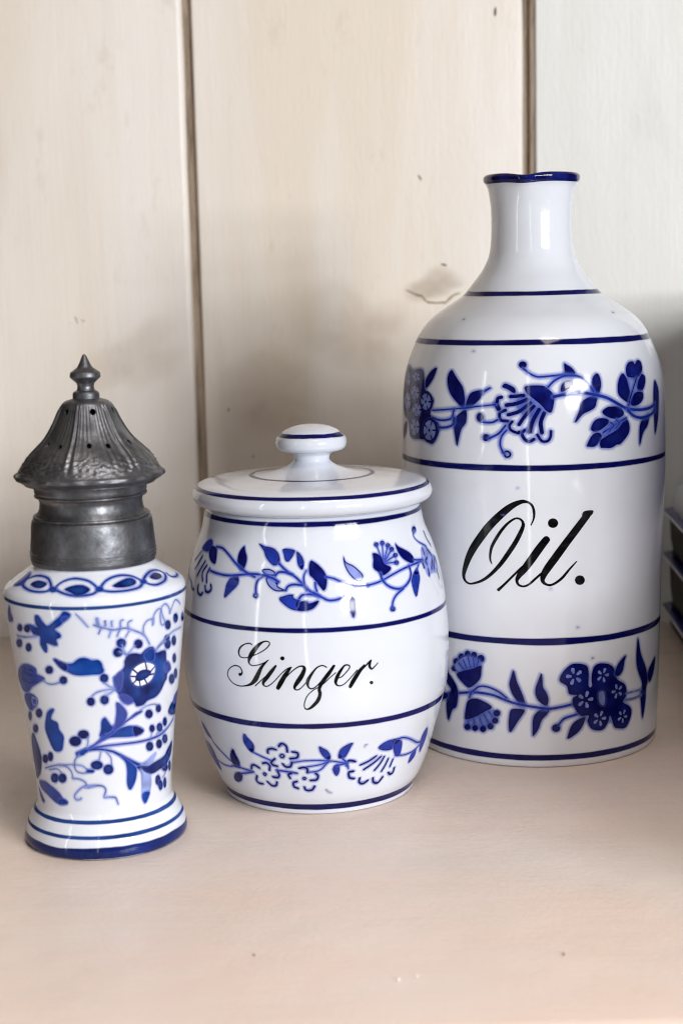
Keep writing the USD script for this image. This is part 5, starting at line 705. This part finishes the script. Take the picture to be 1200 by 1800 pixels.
TAN, BROWN, PALE = (0.56, 0.44, 0.31), (0.34, 0.25, 0.16), (0.88, 0.85, 0.80)  # tints blended with soft edges over the planks
soft_patch(1, 0.0500, 0.1745, 0.034, 0.017, BROWN, 0.26, 1, 0.15)  # brown smudge by the crack
soft_patch(1, 0.0120, 0.1500, 0.060, 0.055, TAN, 0.16, 3, 0.5)
soft_patch(1, -0.0350, 0.1250, 0.055, 0.065, TAN, 0.14, 4)
soft_patch(0, -0.1000, 0.1400, 0.055, 0.034, TAN, 0.16, 8, 0.5)
soft_patch(0, -0.1750, 0.2300, 0.030, 0.160, TAN, 0.10, 9)
mark(planks[0], 'nail_hole', -0.1595, 0.1793, 0.0030, 0.0036, NICK, seed=1, y=-0.0003)
mark(planks[0], 'scuff', -0.1320, 0.1600, 0.0060, 0.0026, FLAKE, seed=2, turn=0.2, y=-0.0005)
mark(planks[0], 'scuff', -0.1262, 0.1590, 0.0022, 0.0028, FLAKE, seed=3, y=-0.0005)
mark(planks[0], 'scratch', -0.1300, 0.1612, 0.0006, 0.0052, CRACK, seed=4, turn=0.3, y=-0.0006)
mark(planks[0], 'scratch', -0.1268, 0.1608, 0.0034, 0.0005, CRACK, seed=5, turn=-0.5, y=-0.0006)
mark(planks[1], 'nick', 0.0801, 0.3049, 0.0016, 0.0058, NICK, seed=6, turn=-0.1, y=0.0002)
mark(planks[1], 'nick', 0.0537, 0.1842, 0.0036, 0.0012, NICK, seed=7, turn=-0.3, y=0.0)
mark(planks[1], 'nick', 0.0425, 0.2268, 0.0014, 0.0040, CRACK, seed=8, turn=0.6, y=0.0)
mark(planks[1], 'nick', -0.0036, 0.0916, 0.0012, 0.0014, NICK, seed=9, y=0.0)
mark(planks[1], 'nick', -0.0556, 0.1145, 0.0012, 0.0020, CRACK, seed=10, y=0.0)
mark(planks[1], 'nick', -0.0440, 0.0905, 0.0012, 0.0016, CRACK, seed=11, y=0.0)
crack = [(0.0350, 0.1722), (0.0392, 0.1700), (0.0425, 0.1690), (0.0450, 0.1660), (0.0500, 0.1655), (0.0545, 0.1658), (0.0580, 0.1690), (0.0615, 0.1702)]
for k in range(len(crack) - 1):
    (xa, za), (xb, zb) = crack[k], crack[k + 1]
    mark(planks[1], 'crack', (xa + xb) / 2, (za + zb) / 2, 1.75 * math.hypot(xb - xa, zb - za), 0.0011 + 0.0004 * (k % 2), CRACK, seed=20 + k, turn=math.atan2(zb - za, xb - xa), y=0.0, n=12)

slab = thing('shelf', (0, 0, 0), 'beige painted shelf board that the pots stand on', 'shelf', kind='structure')
sx, ys = np.linspace(-0.45, 0.45, 70), np.r_[np.linspace(0.355, 0.81, 60)]
nose = [(0.352 + 0.009 * (1 - math.sin(a)), -0.009 * (1 - math.cos(a))) for a in np.linspace(math.pi / 2, 0, 8)]
prof_y = np.array([(0.352, -0.026)] + [(a - 0.009 + 0.009, b) for a, b in nose][:-1] + [(y, 0.0) for y in np.linspace(0.361, 0.81, 60)] + [(0.81, -0.026)])
V, n = [], len(prof_y)
for x in sx:
    dz = np.where(prof_y[:, 1] == 0, 0.00015 * (meshkit.noise(np.c_[np.full(n, x * 20), prof_y[:, 0] * 20, np.zeros(n)], 2) - 1.0), 0)
    V.append(np.c_[np.full(n, x), prof_y[:, 0], prof_y[:, 1] + dz])
V = np.vstack(V); F = []
for k in range(len(sx) - 1):
    i = np.arange(n); j = (i + 1) % n
    F += [np.stack([k * n + i, (k + 1) * n + i, (k + 1) * n + j], 1), np.stack([k * n + i, (k + 1) * n + j, k * n + j], 1)]
part(slab, 'board', trimesh.Trimesh(V, np.vstack(F), process=False), SHELF, smooth=40)


def fleck(x, y, w, d, mat, seed):
    g = np.random.default_rng(seed)
    m = trimesh.creation.icosphere(1, 1.0)
    m.vertices *= (0.7 + 0.5 * g.random(len(m.vertices)))[:, None] * np.array([w / 2, d / 2, 0.0005])
    m.apply_translation((x, y, 0.0001))
    part(slab, 'paint_fleck', m, mat, smooth=True)


fleck(-0.0265, 0.401, 0.0006, 0.0008, NICK, 1)
fleck(0.0569, 0.3969, 0.0006, 0.0009, NICK, 2)
fleck(0.012, 0.3842, 0.0009, 0.0011, FLAKE, 3)
fleck(0.017, 0.3861, 0.0004, 0.0005, FLAKE, 4)

# ------------------------------------------------------------------ oil bottle
P = PROFILE['bottle']
bottle = thing('oil_bottle', (0.07452, 0.60249, 0.0), 'tall white porcelain bottle lettered Oil with blue floral borders', 'bottle')
T_bottle = Turned(P, 420)
SPOUT = -0.27


def spout(A, Rr, Z):
    a = (A + math.pi - SPOUT) % (2 * math.pi) - math.pi
    g = np.exp(-(a / 0.30) ** 2) * np.clip((Z - 203) / 14, 0, 1) ** 2
    k = np.where(Rr > 14.2, 1.0, 0.8)
    return Rr + 1.5 * g * k, Z - 1.0 * g


outer = [(a, b) for a, b in T_bottle.p]
neck_in = [(13.5, 214.5), (12.6, 205.0), (12.4, 195.0), (14.0, 184.0), (20.0, 176.0), (37.0, 160.0), (44.0, 140.0), (44.5, 40.0), (42.0, 8.0), (0.0, 6.0)]
bottle_body = part(bottle, 'body', lathe(outer + neck_in, 192, bend=spout), WHITE_A, smooth=50)
lip = eased([(17.25, 213.7), (17.75, 214.2), (18.15, 215.0), (18.2, 215.9), (17.8, 216.7), (16.9, 217.2), (15.5, 217.0), (14.4, 216.3), (13.7, 215.2), (13.45, 214.3)], 60)
part(bottle, 'lip', lathe(lip, 192, bend=spout), BLUE_LIP, smooth=60, label='blue glazed pouring lip')
for k, (v0, v1) in enumerate(RINGS['bottle']):
    band(T_bottle, bottle_body, v0, v1, PAINT, INK, 0.45, k + 1)
decorate('bottle', T_bottle, bottle_body, INK, 1.25, PAINT)

# ------------------------------------------------------------------ ginger jar with its lid
jar = thing('ginger_jar', (-0.01008, 0.54451, 0.0), 'barrel shaped white porcelain jar lettered Ginger with knobbed lid', 'jar')
T_jar = Turned(PROFILE['ginger'], 420)
inside = [(T_jar.p[-1, 0] - 1.2, T_jar.p[-1, 1] + 0.5), (34.5, 101.0), (33.6, 96.0), (40.0, 78.0), (42.8, 56.0), (40.0, 30.0), (31.0, 7.0), (0.0, 5.0)]
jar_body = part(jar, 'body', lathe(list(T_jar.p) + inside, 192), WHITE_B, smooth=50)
for k, (v0, v1) in enumerate(RINGS['ginger']):
    band(T_jar, jar_body, v0, v1, PAINT, INK, 0.40, k + 11)
decorate('ginger', T_jar, jar_body, INK, 0.85, PAINT)
T_lid = Turned(PROFILE['lid'], 420)
under = [(0.0, T_lid.p[0, 1] + 3.0), (33.0, T_lid.p[0, 1] + 2.6), (33.4, T_lid.p[0, 1] - 3.0), (34.2, T_lid.p[0, 1] - 3.0), (34.4, T_lid.p[0, 1] + 0.3)]
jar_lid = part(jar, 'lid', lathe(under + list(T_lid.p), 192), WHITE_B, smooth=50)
for k, (r, z, w) in enumerate(((40.66, 109.71, 1.3), (21.16, 112.92, 1.25), (10.94, 126.87, 1.7))):
    v = T_lid.v[np.argmin(np.hypot(T_lid.p[:, 0] - r, T_lid.p[:, 1] - z))]
    band(T_lid, jar_lid, v - w / 2, v + w / 2, PAINT, INK, 0.35, k + 41)

# ------------------------------------------------------------------ sugar shaker with its pewter cap
shaker = thing('sugar_shaker', (-0.08055, 0.49902, 0.0), 'small blue and white flowered porcelain shaker with pewter cap', 'shaker')
T_sh = Turned(PROFILE['shaker'], 420)
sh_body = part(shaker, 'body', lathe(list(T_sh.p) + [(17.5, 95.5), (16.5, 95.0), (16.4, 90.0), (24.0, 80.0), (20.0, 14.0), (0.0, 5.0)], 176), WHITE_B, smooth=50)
for k, (v0, v1) in enumerate(RINGS['shaker']):
    band(T_sh, sh_body, v0, v1, PAINT_SOFT, {**SHAKER_INK, 'N': (0.012, 0.045, 0.20)}, 0.35, k + 21, wobble=0.16)
band(T_sh, sh_body, float(np.interp(0.35, T_sh.p[8:, 1], T_sh.v[8:])), float(np.interp(3.8, T_sh.p[8:, 1], T_sh.v[8:])), PAINT_SOFT, {**SHAKER_INK, 'N': (0.005, 0.016, 0.13)}, 0.45, 29, name='blue_foot_band')
decorate('shaker', T_sh, sh_body, SHAKER_INK, 0.85, PAINT_SOFT)

pw = np.array(PROFILE['pewter'])
dense_pw = eased(pw, 900)
Z_RIM, Z_TOP = 117.3, 144.6
collar = dense_pw[dense_pw[:, 1] <= Z_RIM + 0.05]
dome = dense_pw[(dense_pw[:, 1] >= Z_RIM) & (dense_pw[:, 1] <= Z_TOP)]
fin = dense_pw[dense_pw[:, 1] >= Z_TOP - 0.1]


def flutes(A, Rr, Z):
    a = A - math.radians(-8.5)
    k = (a / (math.pi / 3) + 0.5) % 1 - 0.5                      # 0 on each rib
    deg = k * 60
    up = np.clip((Z - 122) / 5, 0, 1) * np.clip((143.6 - Z) / 3, 0, 1)
    rib = np.exp(-((np.abs(deg) - 3.6) / 1.9) ** 2) * 0.8
    hollow = -0.75 * np.cos(np.clip(k, -0.5, 0.5) * 2 * np.pi) ** 2 * 0 - 0.22 * (1 - np.exp(-(deg / 9) ** 2)) * (0.35 + 0.65 * (1 - (np.abs(deg) / 30)))
    fine = 0.06 * np.cos(np.radians(deg) * 60) * (np.abs(deg) > 10)
    P3 = np.stack([np.cos(A) * 9, np.sin(A) * 9, Z * 0.55], -1)
    leafy = np.clip((128.5 - Z) / 3, 0, 1) * np.clip((Z - 121.2) / 1.5, 0, 1)
    lump = (meshkit.fbm(P3 * 2.2, 3, 5) - 0.5) * 2.4 + 0.5 * np.abs(np.sin(a * 9)) ** 0.6 - 0.3
    edge = np.exp(-((Z - 120.4) / 1.1) ** 2) * 0.30 * np.sin(a * 18)
    big = Rr > 0.5
    return Rr + big * (up * (rib + hollow + fine) + leafy * lump * 0.42 + edge), Z


def bead(r, z, k):
    a = np.linspace(0, 2 * np.pi, 13)
    return lathe([(r + k * math.cos(q), z + k * math.sin(q)) for q in a], 160)


def solid(m):
    return manifold3d.Manifold(manifold3d.Mesh(np.asarray(m.vertices, np.float32), np.asarray(m.faces, np.uint32)))


inner = dome[::6][::-1].copy(); inner[:, 0] = np.maximum(inner[:, 0] - 1.5, 0.8); inner[:, 1] -= 0.9
inner = inner[inner[:, 1] > 117.6]
ring_pts = np.vstack([dome[::2], [[0.0, dome[-1, 1] + 0.02]], [[0.0, inner[0, 1]]], inner, [[dome[0, 0] - 0.4, dome[0, 1]]]])
ring_pts = np.vstack([ring_pts, ring_pts[:1]])
cap_mesh = lathe(ring_pts, 288, bend=flutes)
cap_mesh.fix_normals()
cap_solid = solid(cap_mesh)
for a, z, d in [(-38.5 + 60 * k, 140.9, 2.0) for k in range(6)] + [(-38.5 + s + 60 * k, 130.6 + dz, 1.55) for k in range(6) for s, dz in ((-11.5, 0.25), (11.5, -0.1))]:
    r = float(np.interp(z, dome[:, 1], dome[:, 0])); t = math.radians(a)
    drill = manifold3d.Manifold.cylinder(8.0 / 1000, d / 2000, d / 2000, 16).rotate((90, 0, 0)).rotate((0, 0, a)).translate((math.sin(t) * (r + 4) / 1000, -math.cos(t) * (r + 4) / 1000, z / 1000))
    drill2 = manifold3d.Manifold.cylinder(8.0 / 1000, d / 2000, d / 2000, 16).rotate((-90, 0, 0)).rotate((0, 0, a)).translate((math.sin(t) * (r + 4) / 1000, -math.cos(t) * (r + 4) / 1000, z / 1000))
    cap_solid = cap_solid - drill - drill2
print('cap', cap_mesh.is_watertight, cap_solid.num_tri())
cap = part(shaker, 'cap', cap_solid, PEWTER, smooth=38, label='fluted pewter cap pierced with small holes')
part(cap, 'collar', lathe(np.vstack([[(collar[0, 0] - 1.2, collar[0, 1] - 0.1)], collar, [(collar[-1, 0] - 3, collar[-1, 1])]]), 160), PEWTER, smooth=50)
part(cap, 'finial', lathe(fin, 96), PEWTER, smooth=50)
for zz, rr in ((93.6, 20.0), (94.7, 20.1), (95.8, 20.05)):
    part(cap, 'collar_ridge', lathe([(rr - 0.1, zz - 0.35), (rr + 0.22, zz - 0.15), (rr + 0.22, zz + 0.15), (rr - 0.1, zz + 0.35)], 160), PEWTER, smooth=50)

for rr, zz, kk in ((18.15, 107.1, 0.55), (17.55, 114.0, 0.50), (20.6, 118.0, 0.45)):
    part(cap, 'bead', bead(rr, zz, kk), PEWTER, smooth=60)

# ------------------------------------------------------------------ stack of shallow dishes at the right edge
def loop(x, y, r, k=8):
    out = []
    for cx, cy, a0 in ((x - r, y - r, 0), (-x + r, y - r, 90), (-x + r, -y + r, 180), (x - r, -y + r, 270)):
        for a in np.linspace(0, math.pi / 2, k):
            out.append((cx + r * math.cos(a + math.radians(a0)), cy + r * math.sin(a + math.radians(a0))))
    return np.array(out)


def lofted(rows):
    V = [np.c_[loop(x, y, r), np.full(32, z)] for x, y, r, z in rows]
    n = 32; F = []
    for k in range(len(V) - 1):
        i = np.arange(n); j = (i + 1) % n
        F += [np.stack([k * n + i, k * n + j, (k + 1) * n + j], 1), np.stack([k * n + i, (k + 1) * n + j, (k + 1) * n + i], 1)]
    F += [np.array([[0, i + 1, i] for i in range(1, n - 1)]), np.array([[(len(V) - 1) * n, (len(V) - 1) * n + i, (len(V) - 1) * n + i + 1] for i in range(1, n - 1)])]
    return trimesh.Trimesh(np.vstack(V), np.vstack(F), process=False)


W2, D2, DISH_YAW = 0.105, 0.196, -3.6
ya = math.radians(DISH_YAW)
edge = np.array([0.184 / 1.636 + 0.0, 0.0])                       # where the left edge line of the stack meets y = 0
along, across = np.array([-math.sin(ya), math.cos(ya)]), np.array([math.cos(ya), math.sin(ya)])
centre = edge + along * 0.587 + across * W2
which = ['bottom', 'middle', 'top']
for k, (z0, z1) in enumerate(((0.0, 0.0120), (0.0130, 0.0384), (0.0394, 0.0607))):
    h = z1 - z0
    d = thing('shallow_dish', (centre[0], centre[1], z0), ('lowest blue rimmed dish of the stack at the right edge', 'middle blue rimmed dish of the stack at the right edge', 'top blue rimmed dish of the stack carrying a pale cover')[k], 'dish', 'stacked dishes beside the bottle', rz=DISH_YAW)
    s = 0.0048
    part(d, 'body', lofted([(W2 - s, D2 - s, 0.004, 0.0), (W2 - s * 0.8, D2 - s * 0.8, 0.004, h * 0.3), (W2 - 0.003, D2 - 0.003, 0.005, h - 0.0017)]), DISH_SHADE, smooth=40)
    part(d, 'white_rim', lofted([(W2 - 0.003, D2 - 0.003, 0.005, h - 0.0017), (W2, D2, 0.005, h - 0.0015), (W2 + 0.0003, D2 + 0.0003, 0.005, h - 0.0009), (W2 - 0.0002, D2 - 0.0002, 0.005, h - 0.0005)]), WHITE_A, smooth=40)
    part(d, 'blue_rim_line', lofted([(W2 - 0.0002, D2 - 0.0002, 0.005, h - 0.0005), (W2 - 0.0012, D2 - 0.0012, 0.0045, h), (W2 - 0.0035, D2 - 0.0035, 0.004, h), (W2 - 0.0045, D2 - 0.0045, 0.004, h - 0.0006)]), DISH_BLUE, smooth=40)
cover = thing('dish_cover', (centre[0], centre[1], 0.0600), 'pale flanged dish cover on the top dish at the right edge, with an added unseen dome', 'cover', rz=DISH_YAW)
part(cover, 'flange', lofted([(W2 - 0.0046, D2 - 0.0046, 0.005, 0.0002), (W2 - 0.0044, D2 - 0.0044, 0.005, 0.0060), (W2 - 0.0056, D2 - 0.0056, 0.006, 0.0115), (W2 - 0.0085, D2 - 0.0085, 0.008, 0.0150), (W2 - 0.0150, D2 - 0.0150, 0.012, 0.0165), (W2 - 0.0400, D2 - 0.0400, 0.018, 0.0175)]), WHITE_B, smooth=40)
part(cover, 'dome', lofted([(W2 - 0.030, D2 - 0.026, 0.018, 0.0160), (W2 - 0.032, D2 - 0.028, 0.018, 0.030), (W2 - 0.035, D2 - 0.031, 0.018, 0.094), (W2 - 0.042, D2 - 0.042, 0.018, 0.106), (W2 - 0.056, D2 - 0.056, 0.018, 0.112)]), DISH_BLUE, smooth=40)  # unseen dome, added and shaped to shade the bottle and right plank
upper = thing('upper_shelf', (0, 0, 0), 'cream painted shelf board above the pots', 'shelf', kind='structure')
ub = trimesh.creation.box((0.90, 0.43, 0.022)); ub.apply_translation((0, 0.575, 0.435))
part(upper, 'board', ub, WALL_B)
